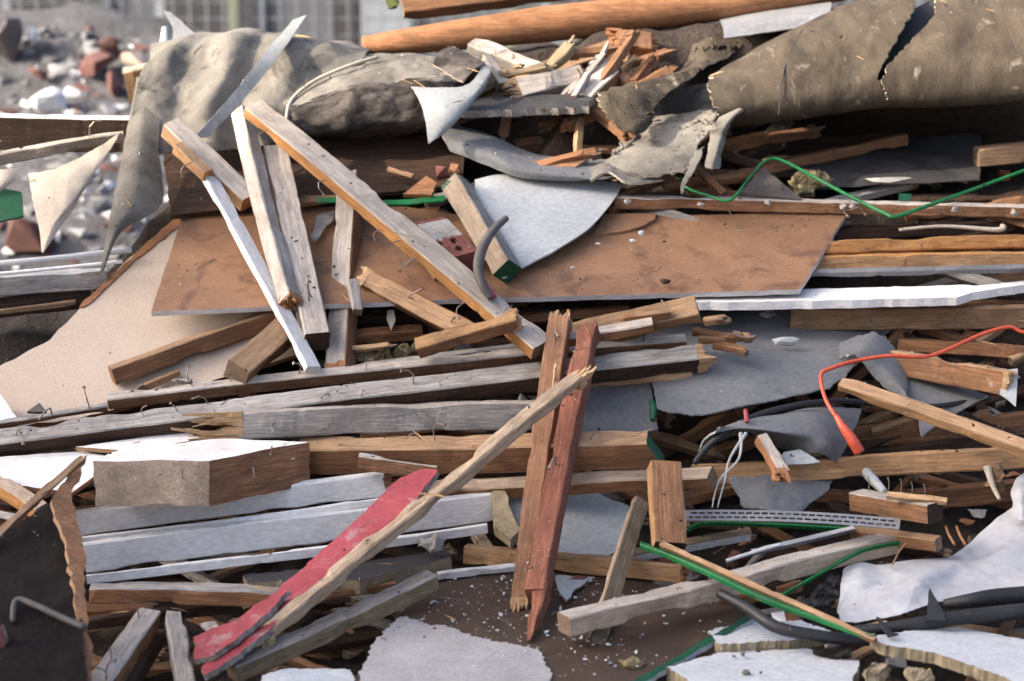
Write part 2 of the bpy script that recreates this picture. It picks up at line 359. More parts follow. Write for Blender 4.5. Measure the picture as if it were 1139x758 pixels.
    for e in bm.edges: e.smooth = not any(f.material_index == 1 for f in e.link_faces)
    me = bpy.data.meshes.new(name); bm.to_mesh(me); bm.free()
    o = link(name, me, (mat, edge or mat), parent, None if parent else label, None if parent else cat, group, kind, Matrix.Translation(ctr), True)
    for p in me.polygons:
        if p.material_index == 1: p.use_smooth = False
    return o
def plane_of(pts):
    c = sum(pts, Vector())/len(pts); n = Vector()
    for a, b in zip(pts, pts[1:]+pts[:1]): n += (a-c).cross(b-c)
    n.normalize()
    return c, (n if n.dot(CAM-c) > 0 else -n)
def panel(name, label, poly, mats, thick=.01, rag=.002, step=.02, cat='board', parent=None, group=None, warp=0., plane=None, dome=0., lift=0.):
    """flat board whose outline is poly [(px, py, d)]; the points are brought onto their common plane, then given thickness"""
    SEED[0] += 1; sd = SEED[0]
    if isinstance(mats, str): mats = (mats, mats)
    pts = [P(*p) for p in poly]; c, n = plane or plane_of(pts)
    c = c+n*lift
    flat = []
    for p in poly:
        r = ray(p[0], p[1]); t = (c-CAM).dot(n)/r.dot(n); flat.append(CAM+r*t)
    ctr = sum(flat, Vector())/len(flat); out = []
    for a, b in zip(flat, flat[1:]+flat[:1]):
        m = max(1, int((b-a).length/step)); sd_ = (b-a).normalized().cross(n)
        for i in range(m):
            q = a.lerp(b, i/m)
            if i: q += sd_*rag*(1.1*nz(q, 14, sd)+nz(q, 45, sd)+.8*nz(q, 140, sd)+.5*nz(q, 330, sd))*1.3
            out.append(q)
    bm = bmesh.new()
    top = [bm.verts.new(p-ctr) for p in out]; f = bm.faces.new(top)
    ex = bmesh.ops.extrude_face_region(bm, geom=[f]); vs = [e for e in ex['geom'] if isinstance(e, bmesh.types.BMVert)]
    bmesh.ops.translate(bm, verts=vs, vec=-n*thick)
    for q in bm.faces:
        if abs(q.normal.dot(n)) < .6: q.material_index = 1
    bmesh.ops.recalc_face_normals(bm, faces=bm.faces)
    for q in bm.faces: q.material_index = 0 if abs(q.normal.dot(n)) > .6 else 1
    me = bpy.data.meshes.new(name); bm.to_mesh(me); bm.free()
    o = link(name, me, mats, parent, None if parent else label, None if parent else cat, group, None, Matrix.Translation(ctr))
    o_pl[o.name] = (c, n); return o
o_pl = {}
def tube(name, label, pts, rpx, mat, cat='cable', parent=None, n=8, k=6, flat=None, group=None):
    ps = [P(*p) for p in pts]; q = cr(ps, k); ctr = sum(q, Vector())/len(q)
    if not isinstance(rpx, (list, tuple)): rpx = [rpx]*len(pts)
    rad = []
    for i in range(len(pts)-1):
        for j in range(k): rad.append(rpx[i]+(rpx[i+1]-rpx[i])*j/k)
    rad.append(rpx[-1]); mp = mpp(ctr)
    bm = bmesh.new(); sq = ((CAM-ctr).normalized(), flat) if flat else None
    sweep(bm, [x-ctr for x in q], [r_*mp for r_ in rad], n, sq)
    bmesh.ops.recalc_face_normals(bm, faces=bm.faces)
    me = bpy.data.meshes.new(name); bm.to_mesh(me); bm.free()
    return link(name, me, (mat,), parent, None if parent else label, None if parent else cat, group, None, Matrix.Translation(ctr), True)
def hull_mesh(name, rn, sx, sy, sz, n=14, rough=0):
    bm = bmesh.new()
    for i in range(n):
        p = Vector((rn.gauss(0, 1), rn.gauss(0, 1), rn.gauss(0, 1))).normalized()*rn.uniform(.75, 1.1)
        bm.verts.new((p.x*sx, p.y*sy, p.z*sz))
    ret = bmesh.ops.convex_hull(bm, input=bm.verts)
    bmesh.ops.delete(bm, geom=[g for g in ret['geom_interior'] if isinstance(g, bmesh.types.BMVert)], context='VERTS')
    if rough:
        bmesh.ops.triangulate(bm, faces=bm.faces); bmesh.ops.subdivide_edges(bm, edges=bm.edges, cuts=6 if rough > .005 else 2, use_grid_fill=True)
        off = Vector((rn.random(), rn.random(), rn.random()))*50
        for v in bm.verts:
            q = v.co*45+off; q2 = v.co*130+off
            v.co += (noise.noise_vector(q)*1.3+noise.noise_vector(q2)*.6)*rough
    me = bpy.data.meshes.new(name); bm.to_mesh(me); bm.free(); return me
def chunk(name, label, px, py, d, wpx, hpx, mat, cat='rubble', group=None, Y=None, seed=0, rough=0, dep=None, n=14):
    SEED[0] += 1; rn = random.Random(SEED[0]*5+seed)
    p = PY(px, py, Y) if Y else P(px, py, d); mp = mpp(p)
    me = hull_mesh(name, rn, wpx*mp/2, (dep or (wpx+hpx)/2)*mp/2, hpx*mp/2, n, rough)
    return link(name, me, (mat,), None, label, cat, group, None, Matrix.Translation(p))
def prism(name, label, poly, z_at, h, mats, cat='timber', skew=(0, 0)):
    """block with a level top: poly in pixels, cut with the level through pixel/depth z_at, sides h metres down"""
    z = P(*z_at).z; top = []
    for x, y in poly:
        r = ray(x, y); top.append(CAM+r*((z-CAM.z)/r.z))
    ctr = sum(top, Vector())/len(top); bm = bmesh.new(); ex_ = top[2]-top[1]; rz = Matrix.Rotation(math.atan2(ex_.y, ex_.x), 3, 'Z'); ri = rz.inverted()
    f = bm.faces.new([bm.verts.new(ri @ (p-ctr)) for p in top]); ex = bmesh.ops.extrude_face_region(bm, geom=[f])
    bmesh.ops.translate(bm, verts=[e for e in ex['geom'] if isinstance(e, bmesh.types.BMVert)], vec=(skew[0], skew[1], -h))
    bmesh.ops.recalc_face_normals(bm, faces=bm.faces)
    bmesh.ops.recalc_face_normals(bm, faces=bm.faces)
    for q in bm.faces: q.material_index = 0 if abs(q.normal.z) > .7 else (1 if q.normal.x < -.3 else 2)
    bmesh.ops.triangulate(bm, faces=bm.faces); bmesh.ops.subdivide_edges(bm, edges=bm.edges, cuts=14, use_grid_fill=True)
    for v in bm.verts:
        sh = any(e.calc_face_angle(0) > .5 for e in v.link_edges if len(e.link_faces) == 2)
        v.co += noise.noise_vector(v.co*30)*.0012+noise.noise_vector(v.co*9)*.003
        if sh: v.co *= 1-.03*max(0, noise.noise(v.co*28)+.1)
    bmesh.ops.recalc_face_normals(bm, faces=bm.faces)
    me = bpy.data.meshes.new(name); bm.to_mesh(me); bm.free()
    return link(name, me, mats, None, label, cat, None, None, Matrix.Translation(ctr) @ rz.to_4x4())
def child_nail(o, px, py, d, dirv, s=1., k=0, mesh=None):
    p = P(px, py, d); q = bpy.data.objects.new('nail', NAILS[k % 4]); C.objects.link(q)
    q.parent = o; q.matrix_parent_inverse = o.matrix_basis.inverted()
    q.matrix_basis = Matrix.Translation(p) @ Vector(dirv).to_track_quat('Z', 'X').to_matrix().to_4x4() @ Matrix.Scale(s, 4)

# ------------------------------------------------------------------ setting: ground, the heap's core, what lies behind
bm = bmesh.new()
xs = [-600, -150, -40]+[-20+i for i in range(41)]+[40, 150, 600]; ys = [-60, -15, -5]+[i for i in range(0, 36)]+[60, 200, 900]
g = [[bm.verts.new((x, y, .06*nz((x, y, 0), .8)+.03*nz((x, y, 0), 3) if abs(x) < 25 and -4 < y < 40 else 0)) for x in xs] for y in ys]
for i in range(len(ys)-1):
    for j in range(len(xs)-1): bm.faces.new((g[i][j], g[i][j+1], g[i+1][j+1], g[i+1][j]))
me = bpy.data.meshes.new('ground'); bm.to_mesh(me); bm.free()
o = link('ground', me, ('earth',), smooth=True, kind='structure')

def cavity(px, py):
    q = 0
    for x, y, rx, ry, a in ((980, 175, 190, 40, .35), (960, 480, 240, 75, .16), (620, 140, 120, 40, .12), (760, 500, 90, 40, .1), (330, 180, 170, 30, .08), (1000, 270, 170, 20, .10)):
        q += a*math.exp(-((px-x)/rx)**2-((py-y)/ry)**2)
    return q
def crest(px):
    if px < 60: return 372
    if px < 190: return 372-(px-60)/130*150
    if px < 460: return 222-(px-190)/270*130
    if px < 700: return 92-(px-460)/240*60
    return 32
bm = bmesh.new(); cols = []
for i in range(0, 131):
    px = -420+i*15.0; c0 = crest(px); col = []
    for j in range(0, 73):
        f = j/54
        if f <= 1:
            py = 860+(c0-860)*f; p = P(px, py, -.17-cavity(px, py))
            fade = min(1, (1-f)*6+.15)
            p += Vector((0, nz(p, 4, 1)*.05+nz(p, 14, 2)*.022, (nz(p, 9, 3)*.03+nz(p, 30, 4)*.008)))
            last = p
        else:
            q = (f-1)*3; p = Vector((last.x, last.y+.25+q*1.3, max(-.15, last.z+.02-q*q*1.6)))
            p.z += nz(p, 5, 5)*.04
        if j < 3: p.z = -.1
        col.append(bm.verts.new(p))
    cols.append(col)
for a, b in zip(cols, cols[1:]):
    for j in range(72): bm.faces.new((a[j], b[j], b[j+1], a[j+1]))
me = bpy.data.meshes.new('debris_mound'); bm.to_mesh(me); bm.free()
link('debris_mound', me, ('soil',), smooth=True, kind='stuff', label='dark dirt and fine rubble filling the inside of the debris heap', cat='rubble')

# far mound, level with the gap at the heap's left
bm = bmesh.new(); g = []
def far_z(x, y):
    h = 1.48*math.exp(-((y-11.6)/2.3)**2)*(1/(1+math.exp((x+.1)*1.1)))+.25*math.exp(-((y-11.6)/2.5)**2)
    return h+.13*nz((x, y, 0), 1.5, 2)+.06*nz((x, y, 0), 4, 3)-.05
for i in range(60):
    y = 7.2+i*.15; g.append([bm.verts.new((-8+j*.16, y, far_z(-8+j*.16, y))) for j in range(70)])
for r0, r1 in zip(g, g[1:]):
    for j in range(69): bm.faces.new((r0[j], r0[j+1], r1[j+1], r1[j]))
me = bpy.data.meshes.new('rubble_mound'); bm.to_mesh(me); bm.free()
link('rubble_mound', me, ('rubdirt',), smooth=True, kind='stuff', label='grey mound of fine rubble behind the debris heap', cat='rubble')
def on_far(px, py):
    best = None
    for i in range(120):
        y = 7.3+i*.06; p = PY(px, py, y)
        if p.z < far_z(p.x, y): return y
    return 11.4
rn = random.Random(5)
for i in range(420):
    px, py = rn.uniform(-30, 230), rn.uniform(34, 330)
    k = rn.random(); s = rn.uniform(9, 30)
    if k < .74: a = ('concrete_chunk', 'conc', 'grey concrete chunk on the blurred rubble mound behind the heap', 'grey chunks on the far rubble mound')
    elif k < .84: a = ('brick_chunk', 'brickd', 'red brick fragment on the blurred rubble mound behind the heap', 'brick fragments on the far rubble mound')
    else: a = ('plaster_chunk', 'concw', 'whitish plaster lump on the blurred rubble mound behind the heap', 'white lumps on the far rubble mound')
    chunk(a[0], a[2], px, py, 0, s*rn.uniform(.8, 1.6), s*rn.uniform(.6, 1), a[1], group=a[3], Y=on_far(px, py), n=11)
for nm, lb, x, y, w_, h_, mt in (
    ('boulder', 'large dark grey stone standing up on the blurred far rubble', 12, 48, 34, 62, 'rubber'),
    ('plaster_chunk', 'broad white slab of plaster low on the blurred far rubble', 55, 112, 50, 34, 'concw'),
    ('plaster_chunk', 'upright white splinter of plaster beside the dark stone', 36, 40, 14, 24, 'concw'),
    ('brick_chunk', 'tall brick fragment with a tan top crowning the far rubble', 122, 52, 28, 38, 'brickd'),
    ('brick_chunk', 'wide dark red brick mass below the tallest brick fragment', 108, 72, 44, 34, 'brickd'),
    ('brick_chunk', 'dark red brick corner leaning next to the tan wood block', 128, 94, 24, 34, 'brickd'),
    ('brick_chunk', 'small red brick lump half buried in grey fines', 42, 82, 24, 22, 'brickd'),
    ('plaster_chunk', 'rounded beige plaster lump behind the tan wood block', 150, 66, 34, 26, 'plaster'),
    ('brick_chunk', 'large pinkish red brick mass under the hanging cream felt', 30, 262, 74, 50, 'brickd'),
    ('concrete_chunk', 'big dark concrete lump under the white rails at left', 30, 362, 80, 60, 'conc')):
    chunk(nm, lb, x, y, 0, w_, h_, mt, Y=on_far(x, y)-.15, n=16)
# fence, building
for i in range(-5, 5):
    root = bpy.data.objects.new('fence_panel', None); C.objects.link(root); x0 = i*2.4; root.location = (x0, 18, 0)
    root['label'] = 'galvanised wire mesh fence panel with olive posts behind the rubble'; root['category'] = 'fence'; root['group'] = 'mesh fence panels'
    bm = bmesh.new()
    for k in range(16): sweep(bm, [Vector((.1+k*.147, 0, .05)), Vector((.1+k*.147, 0, 2.3))], [.008]*2, 5)
    for k in range(16): sweep(bm, [Vector((0, .02, .1+k*.145)), Vector((2.4, .02, .1+k*.145))], [.008]*2, 5)
    me = bpy.data.meshes.new('wire_mesh'); bm.to_mesh(me); bm.free(); link('wire_mesh', me, ('fence',), root, kind='stuff').matrix_parent_inverse = Matrix()
    bm = bmesh.new(); bmesh.ops.create_cube(bm, size=1); bmesh.ops.scale(bm, vec=(.09, .07, 2.5), verts=bm.verts); bmesh.ops.translate(bm, vec=(0, 0, 1.25), verts=bm.verts)
    bmesh.ops.bevel(bm, geom=bm.edges, offset=.01, segments=1, affect='EDGES')
    me = bpy.data.meshes.new('post'); bm.to_mesh(me); bm.free(); link('post', me, ('post',), root).matrix_parent_inverse = Matrix()
def box(name, mat, a, b, parent):
    bm = bmesh.new(); bmesh.ops.create_cube(bm, size=1); A_, B_ = Vector(a), Vector(b)
    bmesh.ops.scale(bm, vec=B_-A_, verts=bm.verts); bmesh.ops.translate(bm, vec=(A_+B_)/2, verts=bm.verts)
    bmesh.ops.bevel(bm, geom=bm.edges, offset=.01, segments=1, affect='EDGES')
    me = bpy.data.meshes.new(name); bm.to_mesh(me); bm.free(); o = link(name, me, (mat,), parent); o.matrix_parent_inverse = Matrix(); return o
bl = bpy.data.objects.new('building', None); C.objects.link(bl); bl.location = (0, 27, 0)
bl['label'] = 'blurred grey building with a dark doorway and pale cladding beyond the fence'; bl['category'] = 'building'
box('wall', 'wall', (-16, 0, 0), (12, 6, 5.5), bl)
for x in (-14, -11.5, -9, -6.6, -4.6, .4, 3, 6): 
    wn = box('window', 'wallp', (x, -.08, .9), (x+1.4, .02, 2.3), bl); box('pane', 'gap', (x+.1, -.11, 1.0), (x+1.3, -.05, 2.2), wn)
box('door', 'gap', (-2.35, -.1, 0), (-2.0, .02, 2.4), bl)
box('cladding_panel', 'wallp', (-1.95, -.1, 0), (-1.3, .02, 3.2), bl)
box('roof', 'conc', (-16.3, -.3, 5.5), (12.3, 6.3, 5.8), bl)
ln = bpy.data.objects.new('shade_house', None); C.objects.link(ln); ln.location = (-7.2, 0, 0)  # unseen from the camera, added to cast shade on the heap's front
ln['label'] = 'pale rendered house left of the heap, its corner shading the heap front'; ln['category'] = 'shade_house'
EDGE = 4.60-7.2*math.tan(SUN_AZ)
box('wall', 'wallp', (-6, EDGE-9, 0), (0, EDGE, 6.2), ln); box('roof', 'conc', (-6.3, EDGE-9.3, 6.2), (.3, EDGE+.05, 6.5), ln)
for y in (2, 4.5, 7): wn = box('window', 'wall', (-.02, EDGE-y-1.1, 1.0), (.06, EDGE-y, 2.4), ln); box('pane', 'gap', (.03, EDGE-y-1.0, 1.1), (.08, EDGE-y-.1, 2.3), wn)

# ------------------------------------------------------------------ far left: frame, rails, block, shard
bat('wood_block', 'short tan timber block lit orange, standing behind the grey felt', (136, 80, -.75), (176, 72, -.75), 5, 36, ('beige', 'honey', 'endg'), cat='block')
panel('metal_shard', 'thin grey metal spike sticking up behind the grey felt', [(182, 12, -.35), (190, 14, -.35), (222, 42, -.35), (200, 50, -.35), (192, 48, -.35), (192, 30, -.35)], 'metal', .004, cat='scrap')
tube('bottle', 'small pale green plastic bottle top behind the grey felt', [(184, 62, -.5), (184, 50, -.5), (184, 44, -.5), (184, 34, -.5), (184, 32, -.5)], [7, 7, 6, 4.5, 4.5], 'pvc', cat='bottle', k=3)
fr = bat('frame_beam', 'dark brown beam with a pale top edge running behind the felt', (-60, 128, -.12), (150, 132, -.12), 4, 38, ('wgrey', 'dark', 'dark'), cat='beam', t=.05, r=.5)
bat('batten', 'beige batten with a protruding nail under the pale-edged dark beam', (-60, 184, -.02), (137, 147, -.05), 3, 13, ('pale', 'beige', 'endg'), cat='batten', nails=2)
panel('plastic_scrap', 'dark green plastic scrap hanging beside the cream felt', [(-15, 205, -.15), (24, 214, -.15), (26, 240, -.15), (-15, 250, -.15)], 'greenp', .006, cat='scrap')
tube('rail', 'upper white metal rail running left of the plasterboard', [(-60, 298, .0), (50, 289, .0), (146, 278, -.05)], 3.6, 'wgrey', cat='rail')
tube('rail', 'thin lower white rail lying on the grey plank', [(-60, 310, .02), (50, 300, .02), (136, 291, -.02)], 2, 'white', cat='rail')
bat('plank', 'slate grey plank under the two white rails', (-60, 312, .01), (118, 300, -.04), 3, 22, ('wgrey', 'grey', 'dark'), cat='plank', t=.05)
bat('plank', 'black-brown plank in the shade under the slate plank', (-60, 340, -.06), (100, 322, -.09), 0, 22, 'dark', cat='plank', t=.05)
bat('batten', 'thin tan batten in the dark gap left of the plasterboard', (-60, 352, -.05), (84, 336, -.09), 3, 5, 'tan', cat='batten')

# ------------------------------------------------------------------ top: beams behind
bat('beam', 'dark brown rounded beam at the very top of the heap', (450, 14, -.35), (760, -28, -.4), 22, 10, 'brown', cat='beam', r=1.4)
chunk('leaf_clump', 'olive leafy scrap caught at the end of the top beam', 436, 4, -.4, 22, 14, 'leaf', cat='leaf')
def logbeam():
    SEED[0] += 1
    ps = [(404, 51, -.28), (470, 44, -.25), (600, 28, -.24), (690, 18, -.24), (760, 10, -.24), (860, -4, -.24), (960, -22, -.26)]
    return tube('rusty_beam', 'long rounded rust-orange beam lying along the heap top', ps, [10, 15, 20, 20, 19, 19, 19], 'rust', cat='beam', n=14, k=6)
logbeam()
bat('batten', 'dark brown batten just under the rust-orange beam', (600, 62, -.3), (930, 22, -.3), 3, 8, 'brown', cat='batten')
sheet('metal_flashing', 'dented grey metal flashing above the khaki felt roll', [[(800, 22, -.25), (850, 12, -.25), (925, 2, -.25)], [(803, 28, -.12), (855, 19, -.12), (925, 10, -.12)], [(805, 43, -.10), (855, 36, -.10), (920, 26, -.10)]], 'metal', .004, .003, cat='flashing')
bat('timber_offcut', 'beige short timber stub right of the broken brown one', (722, 52, -.22), (785, 50, -.25), 14, 8, ('beige', 'brown', 'endg'), cat='offcut')
bat('timber_offcut', 'tan timber with a dark rotten end under the rusty beam', (612, 82, -.16), (694, 54, -.14), 16, 10, ('tan', 'brown', 'endg'), cat='offcut', ea='split', spl=.03)
bat('timber_offcut', 'dark red-brown broken stub with a fibrous face', (688, 50, -.10), (724, 55, -.12), 18, 16, ('brown', 'rust', 'rust'), cat='offcut', ea='split', eb='split', spl=.03, rough=4)
bat('timber_offcut', 'whitish grey weathered log end beside the curled felt', (520, 48, -.08), (600, 84, -.06), 14, 16, ('pale', 'grey', 'endg'), cat='offcut', rough=4, eb='split', spl=.03)
bat('timber_offcut', 'bluish grey split offcut leaning on the whitish log end', (536, 62, -.02), (556, 94, -.02), 14, 8, ('pale', 'grey', 'endg'), cat='offcut', rough=3)
bat('timber_offcut', 'silvery cracked slab with ragged ends in the top gap', (582, 108, .0), (652, 90, -.03), 20, 9, ('pale', 'grey', 'endg'), cat='offcut', ea='split', eb='split', spl=.035, rough=4)
bat('timber_offcut', 'small cream splinter block beside the silvery cracked slab', (562, 98, -.02), (592, 88, -.02), 8, 8, 'fresh', cat='offcut', ea='split', eb='split', spl=.03, rough=4)
bat('splintered_plank', 'upright plank whose top is burst into pale splinters', (655, 112, .0), (694, 74, -.04), 20, 14, ('pale', 'brown', 'fresh'), cat='plank', eb='split', spl=.075, rough=2)
bat('stick', 'thin grey lath leaning on the burst plank', (640, 106, .02), (656, 80, .01), 5, 5, 'grey', cat='stick')
for i in range(24):
    rq = random.Random(900+i); x, y = rq.uniform(535, 720), rq.uniform(52, 128); an = rq.gauss(-.35, .55); l = rq.uniform(14, 38)
    mt = rq.choice(('grey', 'grey', 'olive', 'tan', 'brown', 'brown')); dd = rq.uniform(-.12, -.02)
    bat('shattered_piece', {'olive': 'olive', 'grey': 'grey', 'tan': 'tan', 'fresh': 'cream', 'brown': 'brown', 'rust': 'rust-brown'}[mt]+' shattered timber piece packed under the rust-orange beam', (x-l*math.cos(an), y-l*math.sin(an), dd), (x+l*math.cos(an), y+l*math.sin(an), dd+rq.uniform(-.04, .06)), rq.uniform(4, 11), rq.uniform(4, 10), (mt, mt, 'tan' if mt in ('tan', 'pale') else mt), cat='offcut', ea='split', eb='split', spl=.04, rough=4, group=mt+' pieces under the rusty beam')
bat('plank', 'dark red-brown plank inside the top gap', (690, 80, -.2), (790, 70, -.25), 10, 14, 'brown', cat='plank')
panel('charred_board', 'thin board with a crumbling charred edge across the top gap', [(486, 112, .03), (560, 108, -.02), (640, 104, -.02), (662, 110, .02), (655, 119, .05), (560, 122, .06), (490, 124, .06)], ('dplas', 'torn'), .02, .006, cat='board')
bat('rotten_post', 'dark rotten post standing in the cavity under the charred board', (640, 108, -.12), (608, 172, -.05), 30, 10, 'dark', cat='post', rough=4)
bat('stick', 'pale splinter standing in the dark cavity', (643, 130, -.03), (640, 172, -.02), 8, 4, 'tan', cat='stick', ea='split', spl=.02)
bat('stick', 'red-brown splintered lath at the cavity bottom', (600, 186, .03), (664, 172, .03), 7, 6, 'rust', cat='stick', ea='split', eb='split', spl=.04, rough=4)
panel('bark_piece', 'flat crumbling bark strip at the cavity bottom', [(575, 178, .02), (610, 180, .02), (655, 175, .02), (640, 186, .03), (600, 190, .04)], ('brown', 'torn'), .015, .006, cat='bark')
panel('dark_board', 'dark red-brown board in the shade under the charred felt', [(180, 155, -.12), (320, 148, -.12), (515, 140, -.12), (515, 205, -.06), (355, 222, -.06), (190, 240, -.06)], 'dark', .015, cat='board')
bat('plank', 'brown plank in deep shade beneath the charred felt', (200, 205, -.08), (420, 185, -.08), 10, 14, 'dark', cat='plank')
bat('stick', 'short pale stick in the shade beside the orange shard', (430, 190, -.02), (458, 198, -.02), 5, 3, 'tan', cat='stick')

# ------------------------------------------------------------------ top: felts
f1 = sheet('felt_sheet', 'grey stained felt draped over the left crest with hanging tail', [
    [(172, 58, -.30), (195, 50, -.3), (225, 45, -.30), (262, 42, -.3), (300, 39, -.28), (330, 40, -.28), (362, 42, -.26), (412, 52, -.25)],
    [(166, 62, -.08), (190, 53, -.04), (222, 48, -.09), (262, 42, -.03), (298, 42, -.09), (328, 43, -.04), (358, 46, -.08), (408, 57, -.1)],
    [(160, 76, 0.02), (186, 66, 0.034), (214, 62, -0.003), (256, 54, 0.043), (288, 56, -0.003), (322, 55, 0.029), (352, 58, 0.002), (404, 64, -0.016)],
    [(150, 112, 0.038), (180, 102, 0.025), (204, 96, 0.002), (244, 88, 0.052), (272, 88, 0.002), (312, 84, 0.034), (346, 82, 0.007), (392, 74, -0.003)],
    [(146, 140, 0.038), (176, 136, 0.02), (200, 132, 0.007), (228, 126, 0.047), (262, 124, 0.002), (304, 118, 0.034), (336, 112, 0.007), (372, 104, -0.003)],
    [(158, 172, .02), (180, 172, .0), (206, 170, -.03), (234, 168, .03), (262, 166, -.03), (300, 160, .0), (326, 152, -.03), (352, 142, -.05)]], 'felt', .004, .006, 9, 7, cat='felt', edge='feltw', crease=.6, crum=.026, cf=4.5)
sheet('tail', None, [[(152, 84, .03), (166, 88, .04), (182, 100, .03)], [(140, 148, .04), (156, 152, .06), (177, 164, .03)], [(128, 208, .05), (150, 214, .08), (181, 226, .03)],
    [(118, 262, .05), (126, 262, .06), (134, 260, .04)], [(111, 306, .05), (113, 306, .05), (115, 304, .05)]], 'felt', .004, .004, 9, 6, parent=f1, edge='feltw')
sheet('felt_rag', 'cream triangular felt rag hanging to a point at left', [[(30, 193, .0), (72, 184, .03), (136, 146, .0)], [(36, 224, .02), (72, 226, .05), (106, 192, .02)],
    [(43, 256, .02), (58, 253, .04), (82, 232, .02)], [(46, 281, .02), (48, 281, .02), (50, 279, .02)]], 'feltw', .004, .006, 9, 6, cat='felt', tear=.006, crum=.010, cf=6.)
sheet('felt_rag', 'small cream felt scrap above the dark green plastic', [[(-25, 186, .0), (0, 188, .02), (21, 187, .0)], [(-25, 202, .0), (0, 205, .02), (16, 200, .0)], [(-25, 222, .0), (-10, 220, .0), (2, 212, .0)]], 'feltw', .004, .004, 9, 5, cat='felt')
sheet('plastic_strip', 'flat pale blue-grey plastic strip lying across the draped felt', [[(326, 22, -.02), (342, 16, -.02)], [(288, 66, .11), (308, 66, .09)], [(255, 108, .12), (274, 108, .10)], [(214, 154, .11), (232, 153, .09)]], 'pvcm', .005, .002, cat='strip', edge='wgrey')
f2 = sheet('charred_felt', 'rolled felt charred black along its belly', [
    [(296, 108, -.20), (366, 70, -.18), (420, 59, -.17), (470, 61, -.17), (524, 68, -.17)],
    [(308, 110, -.04), (374, 78, -.03), (426, 66, -.03), (478, 66, -.03), (522, 76, -.05)],
    [(315, 114, .03), (380, 90, .05), (432, 80, .04), (482, 80, .05), (520, 86, .0)],
    [(320, 122, .06), (386, 100, .09), (438, 92, .08), (486, 90, .09), (516, 92, .03)]], 'felt', .005, .012, 8, 7, cat='felt', edge='feltw', crease=1., tear=.003)
sheet('charred_belly', None, [
    [(318, 118, .055), (384, 97, .085), (436, 89, .075), (485, 87, .085), (517, 90, .025)],
    [(324, 134, .06), (390, 112, .095), (440, 105, .095), (485, 100, .09), (514, 98, .03)],
    [(330, 148, .02), (394, 132, .07), (440, 128, .07), (478, 124, .06), (504, 118, .0)],
    [(334, 152, -.03), (395, 145, .02), (440, 142, .02), (478, 138, .01), (500, 130, -.03)],
    [(342, 155, -.14), (395, 154, -.12), (440, 153, -.12), (480, 150, -.12), (500, 145, -.14)]], 'char', .005, .014, 9, 7, parent=f2, crease=1., tear=.008)
sheet('curled_flap', None, [
    [(456, 97, .10), (490, 97, .11), (522, 92, .10), (541, 64, .02)],
    [(465, 110, .13), (496, 112, .15), (526, 106, .13), (546, 80, .06)],
    [(472, 132, .14), (495, 135, .15), (518, 124, .13), (538, 100, .08)],
    [(476, 160, .13), (486, 155, .13), (500, 144, .12), (520, 124, .09)]], 'pvcm', .005, .003, 8, 6, parent=f2, edge='feltw', tear=.006, crum=.006, cf=7.)
sheet('curl', None, [[(480, 72, .02), (490, 56, .0), (506, 52, -.03), (512, 62, -.02)], [(500, 84, .06), (508, 66, .04), (524, 62, .01), (530, 72, .02)], [(514, 92, .09), (526, 78, .08), (540, 70, .05), (545, 80, .05)]], 'char', .005, .003, 8, 6, parent=f2, edge='feltw')
tube('rim', None, [(318, 136, .06), (324, 112, .05), (350, 90, .04), (392, 72, .03), (420, 64, .0)], 2, 'feltw', parent=f2)
# right roll
r1 = sheet('felt_roll', 'huge khaki roofing felt roll torn open at the top right', [
    [(800, 84, -.26), (850, 50, -.27), (900, 22, -.28), (950, 4, -.28), (1016, -12, -.28)],
    [(790, 84, -.08), (846, 52, -.06), (902, 24, -.05), (952, 5, -.05), (1020, -6, -.05)],
    [(785, 94, .06), (850, 68, .07), (908, 45, .08), (955, 28, .08), (1018, 12, .07)],
    [(788, 110, .12), (856, 92, .13), (912, 76, .13), (955, 64, .13), (992, 56, .13)],
    [(796, 127, .12), (862, 115, .13), (915, 106, .13), (950, 98, .13), (978, 86, .14)],
    [(803, 140, .04), (868, 134, .05), (920, 128, .05), (955, 122, .05), (996, 117, .05)],
    [(810, 138, -.12), (870, 132, -.12), (920, 126, -.12), (955, 121, -.12), (1000, 116, -.12)]], 'roof', .006, .006, 7, 7, cat='felt', tear=.014, edge='feltw', crease=.9, crum=.007, cf=5.)
sheet('torn_half', None, [
    [(1044, -10, -.2), (1080, -20, -.28), (1120, -24, -.28), (1200, -30, -.28)],
    [(1038, 0, .0), (1080, -10, -.04), (1120, -14, -.04), (1200, -18, -.04)],
    [(1036, 20, .09), (1072, 16, .10), (1120, 12, .10), (1200, 8, .10)],
    [(1004, 52, .14), (1060, 50, .15), (1115, 46, .15), (1200, 42, .15)],
    [(980, 84, .15), (1045, 84, .15), (1110, 80, .15), (1200, 74, .15)],
    [(988, 118, .06), (1045, 118, .06), (1110, 114, .06), (1200, 110, .06)],
    [(996, 116, -.12), (1045, 115, -.12), (1110, 112, -.12), (1200, 108, -.12)]], 'roof', .006, .004, 6, 6, parent=r1, tear=.014, edge='feltw', crease=.8, crum=.005, cf=4.)
panel('torn_gap_shade', None, [(975, 80, .05), (1000, 20, -.05), (1045, -6, -.12), (1045, 60, .05)], 'dplas', .004, parent=r1)  # near-black sheet standing in for the shaded hollow behind the tear
tube('seam', None, [(866, 128, .14), (868, 112, .145), (870, 92, .145), (876, 66, .095), (892, 34, .0)], .7, 'black', parent=r1)
